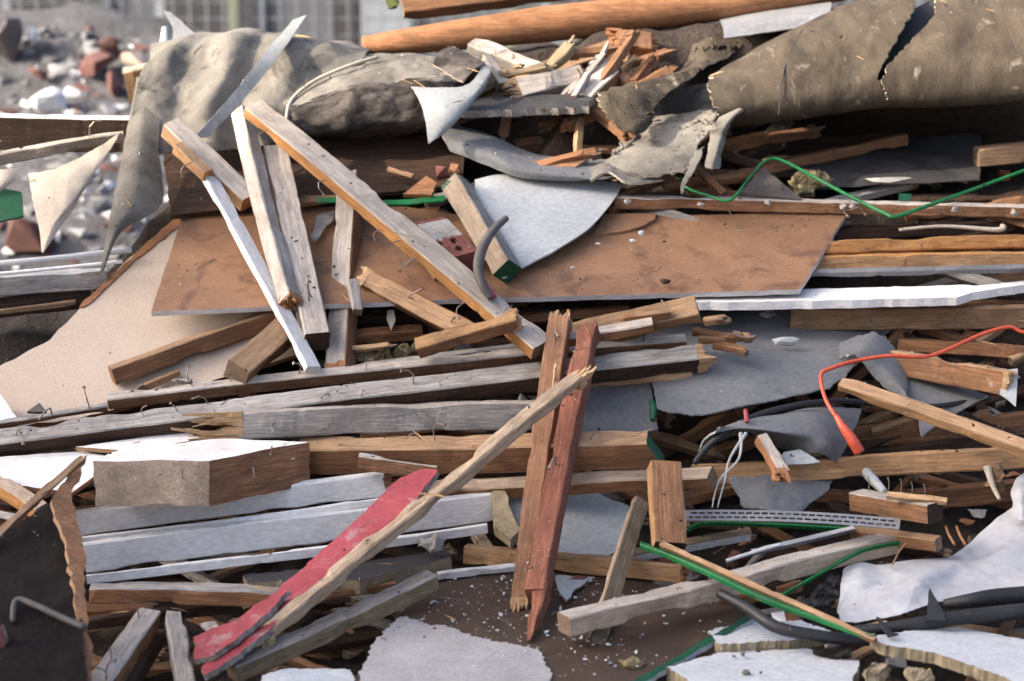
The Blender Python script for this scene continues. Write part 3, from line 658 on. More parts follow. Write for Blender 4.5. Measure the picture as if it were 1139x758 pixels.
sheet('felt_flap', 'torn khaki felt flap curling down left of the big roll', [
    [(775, 38, -.2), (800, 32, -.2), (835, 48, -.2)],
    [(750, 85, -.12), (775, 72, -.10), (800, 66, -.10)],
    [(690, 96, .03), (725, 90, .02), (772, 86, -.03)],
    [(662, 108, .08), (700, 112, .10), (735, 112, .06)],
    [(672, 130, .10), (705, 138, .12), (730, 124, .08)],
    [(690, 146, .10), (712, 149, .10), (726, 136, .08)]], 'roof', .005, .006, 8, 6, cat='felt', tear=.020, edge='feltw', crease=1., crum=.016, cf=7.)
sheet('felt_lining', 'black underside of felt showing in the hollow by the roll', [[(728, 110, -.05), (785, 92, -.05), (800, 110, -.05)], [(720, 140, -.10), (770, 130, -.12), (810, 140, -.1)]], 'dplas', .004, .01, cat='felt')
f3 = sheet('torn_felt', 'brownish torn felt hanging below the roll with frayed end', [
    [(700, 132, -.1), (745, 128, -.1), (790, 120, -.08)],
    [(684, 160, -.02), (735, 152, .03), (800, 132, .04)],
    [(665, 188, .03), (725, 180, .08), (780, 158, .10)],
    [(690, 202, .05), (735, 198, .07), (765, 192, .10)]], 'felt', .006, .010, 7, 6, cat='felt', tear=.022, edge='feltw', crease=1., crum=.016, cf=6.)
sheet('frayed_strip', None, [[(806, 124, .1), (828, 116, .12), (838, 122, .1)], [(790, 142, .12), (806, 140, .15), (818, 130, .12)], [(786, 170, .12), (796, 172, .15), (806, 162, .12)], [(782, 186, .12), (792, 189, .13), (802, 188, .11)]], 'felt', .005, .004, 9, 5, parent=f3, tear=.012, edge='feltw')
sheet('rag_tail', None, [[(770, 168, .1), (786, 160, .12)], [(764, 186, .12), (776, 184, .13)], [(757, 205, .12), (763, 207, .12)], [(757, 216, .12), (760, 216, .12)]], 'felt', .006, .006, 9, 5, parent=f3, tear=.006)
sheet('rolled_liner', 'sheet with a tan curled rim under the charred board', [
    [(498, 138, -.03), (545, 150, -.05), (600, 172, -.05), (690, 178, -.05)],
    [(492, 150, .05), (540, 166, .06), (590, 186, .06), (680, 196, .05)],
    [(500, 168, .04), (540, 184, .04), (580, 198, .04), (640, 202, .04)]], 'pvcd', .006, .006, 8, 6, cat='sheet', edge='feltw')
sheet('liner_wave', 'grey wavy felt edge above the pale rounded sheet', [[(655, 188, .03), (672, 182, .04), (700, 192, .05), (740, 190, .04)], [(656, 202, .06), (676, 192, .07), (700, 204, .07), (738, 200, .05)]], 'felt', .006, .006, 9, 6, cat='felt', edge='feltw')

# ------------------------------------------------------------------ dark gap at upper right
bat('beam', 'brown beam sloping through the dark gap under the roll', (745, 204, -.1), (1010, 150, -.22), 3, 12, 'brown', cat='beam')
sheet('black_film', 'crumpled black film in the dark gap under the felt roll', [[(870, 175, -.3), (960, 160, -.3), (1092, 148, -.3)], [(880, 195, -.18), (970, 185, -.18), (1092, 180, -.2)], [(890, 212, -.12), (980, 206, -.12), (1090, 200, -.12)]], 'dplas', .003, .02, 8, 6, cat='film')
bat('timber_offcut', 'brown timber end at the edge of the black film', (1090, 166, -.1), (1180, 158, -.12), 4, 20, 'tan', cat='offcut')
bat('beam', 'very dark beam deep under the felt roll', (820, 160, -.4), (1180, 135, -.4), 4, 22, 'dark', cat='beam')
panel('slate_piece', 'dark grey triangular slate by the green wire', [(822, 214, -.02), (850, 186, -.08), (892, 222, -.02)], 'rubber', .012, .003, cat='slate')
chunk('wool_clump', 'olive mineral wool clump behind the green wire bend', 896, 204, -.1, 46, 34, 'wool', rough=.012, cat='insulation')
bat('batten', 'brown stub among sticks above the right batten', (740, 205, -.06), (830, 196, -.1), 5, 8, 'brown', cat='batten')
bat('stick', 'red-brown shard beneath the green wire loop', (780, 196, -.03), (802, 216, -.03), 8, 4, 'rust', cat='stick', ea='split', spl=.02)
bat('batten', 'grey-brown batten with plaster spots right of the pale rounded sheet', (684, 219, -.02), (1180, 232, -.02), 3, 14, ('pale', 'brown', 'endg'), cat='batten', nails=8, nside='r')
for x, y in ((698, 225), (780, 228), (855, 226), (938, 230), (948, 230), (1062, 234), (1128, 237)): chunk('plaster_crumb', 'pale plaster crumb stuck on the grey-brown batten', x, y, .0, 10, 9, 'mortar', group='crumbs on the batten', cat='crumb', rough=.001)
tube('green_wire', 'bent green plastic wire looping in front of the dark gap', [(757, 196, .04), (764, 209, .05), (788, 218, .05), (812, 223, .06), (832, 200, .05), (850, 180, .04), (868, 178, .03), (905, 197, .02), (950, 221, .03), (985, 238, .05), (997, 241, .05), (1035, 228, .02), (1085, 210, -.05), (1150, 186, -.1)],
     [1.6, 1.6, 1.6, 1.8, 1.5, 1.5, 1.9, 2.2, 2.3, 2.3, 2.2, 2.2, 2, 2], 'green', cat='wire', k=5)
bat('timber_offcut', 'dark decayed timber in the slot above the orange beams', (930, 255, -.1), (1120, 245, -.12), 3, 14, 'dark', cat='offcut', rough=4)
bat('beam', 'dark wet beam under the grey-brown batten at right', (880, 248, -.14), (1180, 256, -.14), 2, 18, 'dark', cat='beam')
tube('twig', 'thin grey twig in the slot above the orange beams', [(1000, 256, -.04), (1050, 252, -.03), (1108, 256, -.03), (1116, 252, -.03)], [2, 2, 3, 4], 'feltw', cat='twig')
chunk('plaster_crumb', 'long white plaster scrap in the dark gap under the felt roll', 990, 200, -.04, 62, 7, 'mortar', cat='crumb')
panel('green_tag', 'small green plastic tag behind the batten', [(1000, 215, -.04), (1014, 216, -.04), (1012, 226, -.04), (1000, 226, -.04)], 'greenp', .005, cat='tag')

# ------------------------------------------------------------------ the wide boards
pb = panel('plasterboard', 'large pinkish plasterboard with a brown stained edge at left', [(206, 236, -.10), (150, 282, -.09), (108, 322, -.07), (56, 378, -.04), (-60, 440, .0), (-60, 482, .03), (60, 470, .05), (130, 455, .05), (330, 395, .02), (345, 330, -.03)], ('plaster', 'rust'), .012, .003, cat='board')
panel('plaster_fold', None, [(206, 236, -.095), (150, 282, -.085), (108, 322, -.065), (88, 342, -.05), (94, 341, -.05), (116, 322, -.06), (158, 284, -.08), (212, 240, -.095)], ('rust', 'rust'), .006, .004, parent=pb, plane=o_pl[pb.name], lift=.004)
hb = panel('hardboard_sheet', 'wide brown hardboard sheet with a pale lower edge across the heap', [(206, 231, -.09), (168, 347, .09), (330, 340, .09), (500, 333, .09), (700, 328, .09), (890, 322, .09), (916, 280, .02), (942, 236, -.09), (735, 240, -.08), (722, 247, -.07), (600, 252, -.05), (450, 230, -.09), (330, 230, -.09)], ('board', 'wgrey'), .014, .0015, cat='board')
panel('hardboard_scrap', 'torn corner of brown hardboard under the pale rounded sheet', [(672, 238, -.05), (730, 237, -.05), (728, 244, -.04), (716, 251, -.03), (690, 258, -.02), (660, 262, -.02)], ('board', 'board'), .01, .002, cat='board')
for x, y, s in ((713, 260, 10), (704, 268, 8), (665, 272, 8), (636, 298, 6)): chunk('plaster_crumb', 'white plaster crumb lying on the wide brown hardboard', x, y, .035 if y < 280 else .06, s, s*.7, 'concw', group='crumbs on hardboard', cat='crumb')
chunk('wood_splinter', 'black twiggy splinter lying on the wide brown hardboard', 740, 313, .10, 14, 8, 'dark', cat='splinter')
sheet('pvc_offcut', 'pale blue-grey sheet offcut with a rounded edge on the hardboard', [
    [(528, 200, .0), (560, 194, .0), (630, 196, -.02), (692, 205, -.04)],
    [(530, 225, .03), (570, 220, .03), (630, 222, .02), (683, 222, .0)],
    [(540, 262, .05), (570, 256, .05), (615, 252, .045), (655, 254, .035)],
    [(550, 303, .10), (560, 309, .10), (575, 301, .09), (612, 282, .07)]], 'pvc', .005, .003, 5, 7, cat='sheet', tear=.001)
# brick
def brick():
    c0 = [P(459, 248, .09), P(495, 241, .06), P(532, 279, .10), P(490, 288, .14)]
    c, n = plane_of(c0)
    poly = [(459, 248), (495, 241), (532, 279), (486, 291)]
    pts = []
    for x, y in poly: r = ray(x, y); pts.append(CAM+r*((c-CAM).dot(n)/r.dot(n)))
    ctr = sum(pts, Vector())/4; ex = (pts[1]-pts[0]); ey = (pts[3]-pts[0])
    bm = bmesh.new(); N = 30; holes = [(.30, .62), (.68, .62), (.32, .84), (.66, .84)]
    def pos(i, j): return pts[0].lerp(pts[1], i/N).lerp(pts[3].lerp(pts[2], i/N), j/N)-ctr
    V = [[bm.verts.new(pos(i, j)+n*.0012*nz(pos(i, j), 120)) for j in range(N+1)] for i in range(N+1)]
    inh = lambda i, j: any(((i+.5)/N-a)**2+(((j+.5)/N-b)*1.25)**2 < .085**2 for a, b in holes)
    for i in range(N):
        for j in range(N):
            f = bm.faces.new((V[i][j], V[i+1][j], V[i+1][j+1], V[i][j+1]))
            if inh(i, j): f.tag = True
            elif j < N*.5+3*nz((i*.3, 0, 0)) and j > 1 and i > 2: f.material_index = 1
    hf = [f for f in bm.faces if f.tag]
    ex_ = bmesh.ops.extrude_face_region(bm, geom=hf); bmesh.ops.translate(bm, verts=[e for e in ex_['geom'] if isinstance(e, bmesh.types.BMVert)], vec=-n*.03)
    bmesh.ops.delete(bm, geom=hf, context='FACES')
    rim = [V[i][0] for i in range(N+1)]+[V[N][j] for j in range(1, N+1)]+[V[i][N] for i in range(N-1, -1, -1)]+[V[0][j] for j in range(N-1, 0, -1)]
    low = [bm.verts.new(v.co-n*.062) for v in rim]
    for k in range(len(rim)): bm.faces.new((rim[k], low[k], low[(k+1) % len(rim)], rim[(k+1) % len(rim)]))
    bm.faces.new(low); bmesh.ops.recalc_face_normals(bm, faces=bm.faces)
    me = bpy.data.meshes.new('brick'); bm.to_mesh(me); bm.free()
    link('red_brick', me, ('brick', 'mortar'), None, 'broken red brick with round holes and mortar on the hardboard', 'brick', None, None, Matrix.Translation(ctr))
brick()
bat('timber_offcut', 'thick offcut with a rough pale face and green painted end', (507, 192, .10), (566, 288, .17), 8, 24, ('grey', 'beige', 'greenp'), cat='offcut', ea='split', spl=.015, r=1)
tube('rubber_strip', 'curved dark rubber strip standing beside the green-ended offcut', [(563, 243, .20), (549, 256, .22), (537, 275, .23), (532, 296, .23), (536, 316, .22), (546, 332, .2)], [4, 5, 6, 6, 5.5, 4], 'rubber', cat='strip', flat=2.4, n=6)
tube('plastic_scrap', 'tiny crimson plastic end below the curved rubber strip', [(540, 316, .2), (545, 324, .2), (550, 331, .2)], [3, 4, 3], 'redp', cat='scrap')
sheet('green_strip', 'green plastic edging strip behind the long diagonal batten', [[(352, 219, .0), (400, 221, .0), (446, 222, .0), (495, 216, .0)], [(352, 226, .01), (400, 226, .01), (446, 228, .01), (495, 224, .01)]], 'green', .004, .001, cat='strip')
panel('clay_shard', 'orange clay shard lying above the brick', [(448, 216, .0), (474, 196, .0), (486, 204, .0), (480, 217, .02)], 'rust', .012, .003, cat='shard')
chunk('clay_shard', 'dark red clay lump beside the offcut top', 490, 192, .0, 26, 20, 'brick', cat='shard')
chunk('clay_shard', 'small brown broken tile corner behind the offcut', 508, 190, -.02, 22, 20, 'brown', cat='shard')
panel('paper_scrap', 'crumpled grey paper stuck to the hardboard', [(345, 262, .0), (352, 240, -.05), (372, 234, -.06), (364, 250, -.03), (350, 268, .02)], ('mortar', 'mortar'), .004, .006, cat='paper')
bat('wood_strip', 'tan broken strip above the hardboard left part', (335, 226, -.02), (376, 222, -.02), 8, 5, 'tan', cat='strip', ea='split', spl=.02)

# ------------------------------------------------------------------ left crossing battens
a = bat('batten', 'short tan batten with a block nailed to its underside, orange at its end', (181, 139, .16), (270, 223, .10), 19, 12, ('pale', 'tan', 'orange'), cat='batten', r=1.2)
bat('nailed_block', None, (194, 161, .185), (228, 192, .16), 10, 9, ('tan', 'honey', 'orange'), parent=a)
child_nail(a, 213, 181, .2, (-.7, -.5, -.3), .9, 1)
bat('white_lath', 'thin white painted lath crossing the hardboard corner', (228, 196, .13), (342, 408, .15), 13, 6, ('wgrey', 'white', 'white'), cat='lath', r=2)
bat('batten', 'pale batten with a blue-grey side and rotten lower end', (268, 116, .10), (322, 326, .18), 12, 15, ('grey', 'pale', 'rust'), cat='batten', eb='split', spl=.018)
bat('batten', 'cracked silver-grey batten with a dark sawn foot', (293, 162, .06), (339, 372, .15), 27, 5, ('pale', 'grey', 'dark'), cat='batten', nails=2)
bat('batten', 'steep grey batten with rotten foot crossing the cracked silver-grey one', (397, 188, .03), (384, 404, .10), 11, 22, ('brown', 'pale', 'rust'), cat='batten', eb='split', spl=.02)
bat('wood_block', 'little grey block stuck on the steep grey batten', (387, 310, .16), (392, 344, .16), 12, 3, ('grey', 'grey', 'endg'), cat='block')
a = bat('batten', 'long diagonal batten, grey on top with an orange nail-pocked side', (271, 119, .17), (593, 388, .20), 22, 11, ('pale', 'orange', 'endg'), cat='batten', r=1.7, nails=9, nside='r')
bat('batten', 'brown batten end under the diagonal one, pointing at the nailed offcut', (398, 316, .10), (516, 378, .11), 22, 4, ('tan', 'brown', 'fresh'), cat='batten', ea='split', spl=.02, nails=2)
bat('timber_offcut', 'short orange-topped offcut with torn tip across the diagonal batten foot', (462, 388, .17), (573, 356, .26), 13, 13, ('honey', 'brown', 'fresh'), cat='offcut', eb='split', spl=.025)
bat('batten', 'dark brown batten resting on the plasterboard', (124, 411, .10), (312, 344, .06), 5, 19, ('tan', 'brown', 'brown'), cat='batten', t=.05)
bat('timber_offcut', 'tan offcut between the dark batten and the long grey beam', (277, 415, .16), (330, 368, .10), 27, 10, ('tan', 'brown', 'endg'), cat='offcut')
bat('wood_strip', 'broken tan strip wedged under the dark batten', (156, 430, .08), (200, 412, .06), 3, 7, 'honey', cat='strip', ea='split', spl=.02)
bat('plank', 'red-brown plank in the hollow under the hardboard edge', (388, 376, .0), (470, 368, .0), 8, 12, 'rust', cat='plank')
bat('plank', 'dark plank in the slot beneath the hardboard edge', (300, 352, -.04), (640, 342, -.04), 4, 12, 'dark', cat='plank')
bat('stick', 'yellow split stick on the mineral wool', (390, 390, .05), (432, 386, .05), 5, 4, 'fresh', cat='stick', ea='split', eb='split', spl=.02)
for i, (x, y, s) in enumerate(((412, 402, 24), (428, 396, 26), (446, 392, 30), (400, 398, 20), (466, 386, 24))): chunk('wool_clump', 'olive mineral wool tuft above the long beams', x, y, .0, s, s*.8, 'wool', group='wool tufts', rough=.010, cat='insulation')
panel('white_splinter', 'pale pointed splinter hanging under the hardboard', [(431, 345, .03), (438, 345, .03), (440, 356, .03), (435, 367, .03), (430, 355, .03)], 'feltw', .006, cat='splinter')

# ------------------------------------------------------------------ the long horizontal timbers
bat('beam', 'longest grey weathered beam, lying right across with splintered right end', (-70, 503, .14), (783, 399, .12), 18, 16, ('grey', 'dark', 'fresh'), eb='split', spl=.03, nails=9, cat='beam', r=1.1)  # front face in dark wood paints in its shade; top stays grey
bat('beam', 'brown-fronted batten with dusty top lying behind the longest beam', (119, 446, .11), (764, 379, .07), 9, 12, ('pale', 'brown', 'red'), nails=5, cat='beam', r=.8)
bat('lath', 'thin grey lath continuing left of the dusty brown batten', (-70, 484, .11), (119, 452, .10), 5, 6, ('grey', 'brown', 'endg'), cat='lath', nails=2)
bat('lath', 'thin grey lath behind the dusty brown batten', (380, 413, .06), (585, 386, .05), 6, 4, ('grey', 'dark', 'endg'), cat='lath')
bat('plank', 'grey plank on edge with a burst left end under the longest beam', (264, 459, .17), (612, 448, .13), 3, 31, ('pale', 'grey', 'fresh'), ea='split', spl=.11, cat='plank', t=.045, nails=6, nside='r')
chunk('plaster_crumb', 'pale stone crumb beneath the longest beam', 200, 424, .07, 34, 10, 'mortar', cat='crumb')
panel('slate_piece', 'small dark pointed chip on the plasterboard bottom', [(30, 458, .08), (44, 448, .08), (52, 458, .08)], 'rubber', .01, cat='slate')
panel('white_board', 'white board corner at the lower end of the plasterboard', [(-40, 436, .08), (0, 438, .08), (20, 466, .1), (-40, 474, .1)], 'white', .01, cat='board')

bat('beam', 'tan-topped beam with a green painted mitred end', (330, 501, .12), (727, 494, .24), 16, 29, ('tan', 'brown', 'greenp'), skb=(-.1, -.55), cat='beam', r=.8, nails=3)
bat('beam', 'brown beam with a six-sided broken end under the green-ended beam', (470, 545, .08), (792, 531, .20), 13, 13, ('beige', 'rust', 'endg'), cat='beam', skb=(.3, -.3), rough=2)
bat('timber_offcut', 'short dusty brown offcut above the white clapboards', (399, 506, .20), (486, 518, .18), 4, 16, ('pale', 'brown', 'endg'), cat='offcut', rough=2)
bat('plank', 'dark brown plank behind the short dusty offcut', (330, 522, .02), (560, 512, .02), 4, 30, 'dark', cat='plank')
tb = prism('timber_block', 'massive square timber with a bright whitish top and brown end', [(104, 513), (232, 513), (344, 492), (262, 488), (140, 497)], (232, 513, .33), .105, ('dusty', 'beige', 'brown'), cat='timber')
for x, y, k in ((300, 505, 0), (280, 520, 1), (325, 510, 2), (180, 528, 2), (205, 532, 0)): child_nail(tb, x, y, .26 if x > 240 else .345, (.3, -1, .1) if x > 240 else (0, -1, .2), .7, k)
bat('batten', 'thin orange batten under the massive square timber', (60, 568, .1), (215, 558, .1), 3, 8, 'honey', cat='batten')
panel('white_board', 'white board lying under the longest beam with dark cut edge', [(-60, 512, .12), (92, 502, .10), (131, 510, .14), (80, 548, .26), (20, 540, .24), (-60, 528, .2)], ('white', 'brown'), .010, cat='board')
panel('white_board', 'narrow white strip board between the beam and massive timber', [(84, 497, .12), (204, 480, .08), (225, 488, .12), (148, 502, .16)], ('white', 'tan'), .010, cat='board')
bat('batten', 'tan broken batten behind the dark charred box', (-40, 512, .30), (40, 566, .32), 14, 12, ('beige', 'orange', 'endg'), cat='batten', rough=2)
bat('batten', 'grey batten end under the tan broken one', (-40, 566, .28), (24, 580, .3), 8, 10, ('grey', 'dark', 'dark'), cat='batten', eb='split', spl=.02)

# white clapboards
def clap(label, A, B, h, lip, eb='cut'):
    o = bat('clapboard', label, A, B, 4, h, ('white', 'white', 'brown'), cat='clapboard', t=.02, r=.45, eb=eb, spl=.03, nails=0)
    (xa, ya, da), (xb, yb, db) = A, B
    bat('lip', None, (xa+4, ya+h+2, da+.004), (xb-6, yb+h+2, db+.004), 2, lip, ('white', 'white', 'brown'), parent=o, r=.6)
    return o
clap('top white clapboard with a broken right end', (84, 571, .13), (432, 526, .13), 26, 7, 'split')
clap('lower white clapboard reaching under the red board', (92, 606, .17), (548, 549, .10), 32, 10)
bat('beam', 'dark bark-edged beam under the white clapboards', (99, 655, .17), (330, 660, .12), 9, 18, ('grey', 'rust', 'dark'), cat='beam', rough=3, r=1.4)
bat('batten', 'slim dark batten behind the bark-edged beam', (90, 690, .05), (260, 672, .05), 5, 12, 'dark', cat='batten')
# red board and the long splintered lath
rb = panel('red_board', 'crimson painted board with torn grey edges under the pale splintered lath', [(446, 531, .27), (468, 522, .27), (487, 523, .29), (462, 558, .31), (428, 592, .32), (396, 620, .33), (360, 648, .34), (328, 671, .34), (300, 700, .34), (262, 730, .35), (226, 752, .36), (224, 742, .35), (252, 716, .33), (284, 676, .30), (341, 629, .28), (396, 578, .27)], ('redp', 'torn'), .014, .0028, .006, cat='board')
panel('folded_edge', None, [(286, 672, .33), (262, 690, .32), (236, 698, .30), (214, 708, .28), (216, 734, .31), (238, 728, .34), (262, 712, .36), (300, 680, .36), (322, 656, .36)], ('redp', 'torn'), .012, .004, .006, parent=rb)
sheet('torn_layer', None, [[(262, 694, .24), (284, 680, .26)], [(236, 706, .23), (254, 704, .25)], [(220, 694, .2), (240, 690, .22)]], 'torn', .008, .004, 9, 5, parent=rb)
bat('splintered_lath', 'long pale splintered lath lying over the red board edge', (648, 420, .34), (300, 700, .34), 11, 12, ('lath', 'lath', 'fresh'), ea='split', spl=.06, cat='lath', rough=4, eb='split')
bat('stick', 'thin loose splinter beside the top of the pale lath', (614, 438, .34), (619, 404, .33), 2, 2, 'fresh', cat='stick')

# uprights
bat('batten', 'upright orange-brown batten with jagged top behind the red-brown one', (634, 352, .19), (590, 668, .20), 5, 25, ('pink', 'pink', 'fresh'), ea='split', eb='split', spl=.03, cat='batten', taperB=.75, nails=2, nside='r')
rbt = bat('batten', 'upright red-brown batten with pointed lower end', (664, 360, .22), (606, 655, .28), 8, 22, ('red', 'red', 'red'), ea='split', spl=.012, cat='batten', nails=3, nside='r')
bat('tip', None, (608, 646, .282), (598, 704, .288), 8, 21, ('red', 'red', 'red'), taperB=.2, rough=3, parent=rbt)
bat('plank', 'short upright plank stub hanging below the green-ended beam', (722, 511, .31), (727, 602, .31), 35, 5, ('brown', 'honey', 'dark'), cat='plank', r=1.6, rough=2)
bat('lath', 'slanting grey-tan lath behind the dusty whitish beam', (708, 550, .17), (656, 708, .27), 18, 4, ('olive', 'beige', 'endg'), cat='lath', r=2)
bat('batten', 'orange batten with crushed right end lying behind the uprights', (516, 608, .10), (757, 630, .16), 4, 20, ('tan', 'honey', 'rust'), eb='split', spl=.02, cat='batten', t=.05, nails=3, nside='r')
bat('beam', 'long dusty whitish beam with a square left end over the dark floor board', (634, 689, .36), (1000, 598, .16), 10, 20, ('pale', 'beige', 'endg'), cat='beam', rough=2, r=1.2)
# fragments around (600-835, 325-400)
bat('beam', 'thick tan beam end jutting out under the hardboard', (622, 382, .08), (776, 350, .20), 22, 13, ('tan', 'honey', 'endg'), cat='beam', r=1.3, skb=(-.1, 0))
bat('batten', 'grey-topped batten below the thick tan beam end', (628, 378, .15), (726, 361, .20), 9, 10, ('pale', 'rust', 'endg'), cat='batten')
bat('timber_offcut', 'small orange chip on the thick tan beam', (700, 353, .19), (746, 346, .21), 4, 9, ('tan', 'rust', 'rust'), cat='offcut', ea='split', spl=.04)
for i, (x0, y0, x1, y1) in enumerate(((770, 366, 818, 374), (776, 378, 832, 376), (790, 384, 826, 392), (780, 358, 802, 356))):
    bat('stick', ('rust-brown broken stick with frayed tip', 'pale broken stick with frayed tip', 'dark broken stick with frayed tip', 'stubby rotten stick')[i]+' right of the thick tan beam end', (x0, y0, .08), (x1, y1, .12), 6, 6, ('rust', 'honey', 'brown', 'tan')[i], cat='stick', eb='split', spl=.03, rough=4)
bat('batten', 'dark batten in the slot below the hardboard middle', (560, 352, -.02), (700, 340, -.02), 3, 10, 'brown', cat='batten')
bat('batten', 'red-tipped batten under the splintered end of the longest beam', (640, 424, .05), (770, 412, .07), 3, 11, ('brown', 'tan', 'redp'), cat='batten')
panel('grey_board', 'dark grey board behind the upright battens', [(650, 430, .0), (722, 420, .0), (732, 478, .03), (640, 490, .03)], 'pvcd', .01, cat='board')
tube('cap', 'teal oval cap on the dark panel edge', [(724, 446, .06), (727, 455, .06), (726, 468, .06)], [3, 5, 3], 'greenp', cat='cap')

# ------------------------------------------------------------------ right middle
bat('beam', 'orange pine beam upper of two stacked under the dark slot', (900, 283, -.02), (1180, 275, -.02), 15, 3, ('orange', 'orange', 'endg'), cat='beam', nails=3)
bat('beam', 'knotty honey beam under the orange pine beam', (900, 286, .0), (1180, 280, .0), 2, 18, ('orange', 'honey', 'endg'), cat='beam', nails=3, nside='r')
bat('metal_sheet', 'slate-blue sheet edge under the honey beam', (880, 304, .02), (1180, 298, .02), 5, 6, ('pvcd', 'pvcd', 'pvcd'), cat='sheet')
wb = panel('white_plank', 'white painted plank with ragged tip below the hardboard right end', [(770, 330, .05), (890, 322, -.02), (1076, 317, -.02), (1084, 318, -.02), (1150, 311, -.03), (1150, 316, -.03), (1082, 325, .03), (1064, 331, .06), (840, 336, .06), (770, 336, .07)], ('white', 'white'), .022, .003, cat='plank')
bat('plank', 'beige plank beneath the white painted plank', (880, 345, -.02), (1180, 342, -.02), 4, 24, ('tan', 'tan', 'endg'), cat='plank', r=.5, t=.05, nails=4, nside='r')
bat('plank', 'dark plank tucked between white plank and beige plank', (800, 350, -.12), (1180, 334, -.12), 3, 14, 'brown', cat='plank')
sheet('grey_membrane', 'broad slate-grey membrane sagging in the right hollow', [
    [(700, 362, -.1), (790, 345, -.12), (900, 350, -.12), (992, 366, -.12)],
    [(715, 400, -.02), (800, 385, -.02), (890, 385, -.03), (975, 385, -.05)],
    [(726, 432, .05), (790, 420, .06), (860, 415, .05), (950, 410, .0)],
    [(730, 455, .08), (775, 462, .08), (840, 448, .08), (925, 432, .04)]], 'pvcd', .005, .005, 5, 7, cat='membrane', edge='pvc', tear=.010, crum=.012, cf=2.5)
chunk('washer', 'round grey fixing washer on the slate-grey membrane', 874, 380, .01, 34, 12, 'pvc', cat='washer', n=40, dep=8)
sheet('membrane_scrap', 'torn grey membrane scrap around the rough batten', [[(930, 384, .0), (975, 368, .0), (1000, 395, -.02), (1010, 425, -.02)], [(932, 398, .03), (962, 388, .05), (985, 410, .03), (1012, 440, .02)], [(935, 400, .03), (950, 396, .05), (980, 430, .0), (1020, 462, .0)]], 'pvcd', .005, .006, 7, 6, cat='membrane', edge='pvc', tear=.012, crum=.016, cf=5.)
sheet('membrane_scrap', 'pale angular membrane scrap behind the slanting pine batten', [[(1000, 415, -.04), (1050, 425, -.04), (1100, 440, -.04)], [(1010, 452, -.02), (1050, 452, -.02), (1090, 445, -.02)], [(1020, 458, -.02), (1025, 485, -.01), (1030, 480, -.02)]], 'pvcd', .005, .004, 7, 5, cat='membrane', edge='pvc')
bat('plank', 'brown plank deep in the right hollow', (920, 478, -.18), (1180, 458, -.18), 4, 26, 'brown', cat='plank')
bat('plank', 'dark brown plank low in the right hollow', (960, 505, -.14), (1180, 478, -.14), 4, 18, 'dark', cat='plank')
bat('plank', 'dark red-brown plank above the rough batten at right', (1000, 378, -.06), (1180, 392, -.06), 3, 14, ('brown', 'rust', 'endg'), cat='plank')
bat('batten', 'rough brown batten with white scratches and a chipped end', (975, 388, .0), (1122, 414, .12), 3, 27, ('tan', 'brown', 'fresh'), cat='batten', t=.055, eb='split', spl=.012, rough=2)
panel('metal_shard', 'pale metal tongue beside the chipped batten end', [(1118, 412, .08), (1132, 410, .08), (1130, 452, .08), (1112, 438, .08)], 'pvc', .004, cat='scrap')
cb = tube('orange_cord', 'orange cable dropping from the right edge to its plug', [(1180, 372, .02), (1139, 370, .02), (1122, 364, .03), (1090, 373, .05), (1035, 396, .10), (990, 396, .12), (950, 402, .12), (919, 412, .14), (914, 416, .14), (913, 424, .14), (919, 446, .14), (934, 470, .15)], 2.3, 'cord', cat='cable')
tube('plug_boot', None, [(930, 463, .15), (938, 476, .15), (948, 490, .14), (956, 503, .12)], [3, 5, 6.5, 6.5], 'cord', parent=cb, n=12)
tube('grey_plug', 'grey connector pin under the pine batten at right', [(960, 522, .02), (972, 535, .04), (984, 548, .06)], [6, 6, 4], 'pvc', cat='plug', n=10)
tube('black_cable', 'black cable arching over the curled grey membrane', [(772, 516, .1), (786, 498, .12), (806, 482, .14), (838, 464, .13), (880, 452, .1), (930, 446, .06), (985, 450, .02), (1040, 452, .0), (1100, 443, -.05)], [3.2, 4, 4, 4, 3.4, 3, 3, 3, 3], 'black', cat='cable')
tube('cable_clip', 'small red clip on the black cable', [(829, 456, .17), (830, 462, .17), (831, 470, .17)], [2.4, 2.8, 2.4], 'redp', cat='clip')
sheet('curled_membrane', 'grey membrane curled into an open tube under the black cable', [
    [(775, 505, .05), (800, 490, .06), (840, 475, .05), (900, 452, .0), (960, 455, -.05)],
    [(782, 488, .12), (805, 474, .14), (845, 464, .13), (905, 458, .08), (955, 470, .0)],
    [(800, 478, .16), (830, 477, .17), (870, 480, .16), (915, 478, .12), (945, 490, .05)],
    [(835, 482, .10), (860, 484, .10), (890, 490, .12), (918, 495, .12), (935, 505, .05)],
    [(850, 500, .02), (870, 500, .03), (895, 504, .08), (912, 504, .10), (930, 515, .05)]], 'pvcd', .005, .004, 8, 6, cat='membrane', edge='pvc', tear=.006, crum=.012, cf=5.)
sheet('membrane_flap', 'grey membrane flap creased below the curled tube', [
    [(800, 520, .0), (850, 525, .02), (905, 530, .02), (930, 525, .0)], [(815, 545, .05), (855, 548, .08), (895, 550, .06), (922, 545, .03)], [(825, 566, .08), (860, 570, .1), (885, 572, .08), (905, 560, .05)]], 'pvcd', .005, .008, 9, 6, cat='membrane', edge='pvc', tear=.01, crum=.020, cf=5.)
for i, (x0, x1) in enumerate(((812, 806), (822, 800))): tube('plastic_fibre', 'thin pale plastic fibre hanging from the curled membrane', [(830-i*6, 482, .16), (x0, 510, .16), (x1, 535, .15), (x1-8, 565, .14)], [2.5, 1.4, 1.2, .8], 'pvc', cat='fibre', group='fibres under the curled membrane')
bat('stick', 'short stick with peeled bark and a rotten red tip', (838, 482, .18), (862, 524, .24), 12, 8, ('pale', 'rust', 'rust'), cat='stick', eb='split', spl=.035, rough=5)
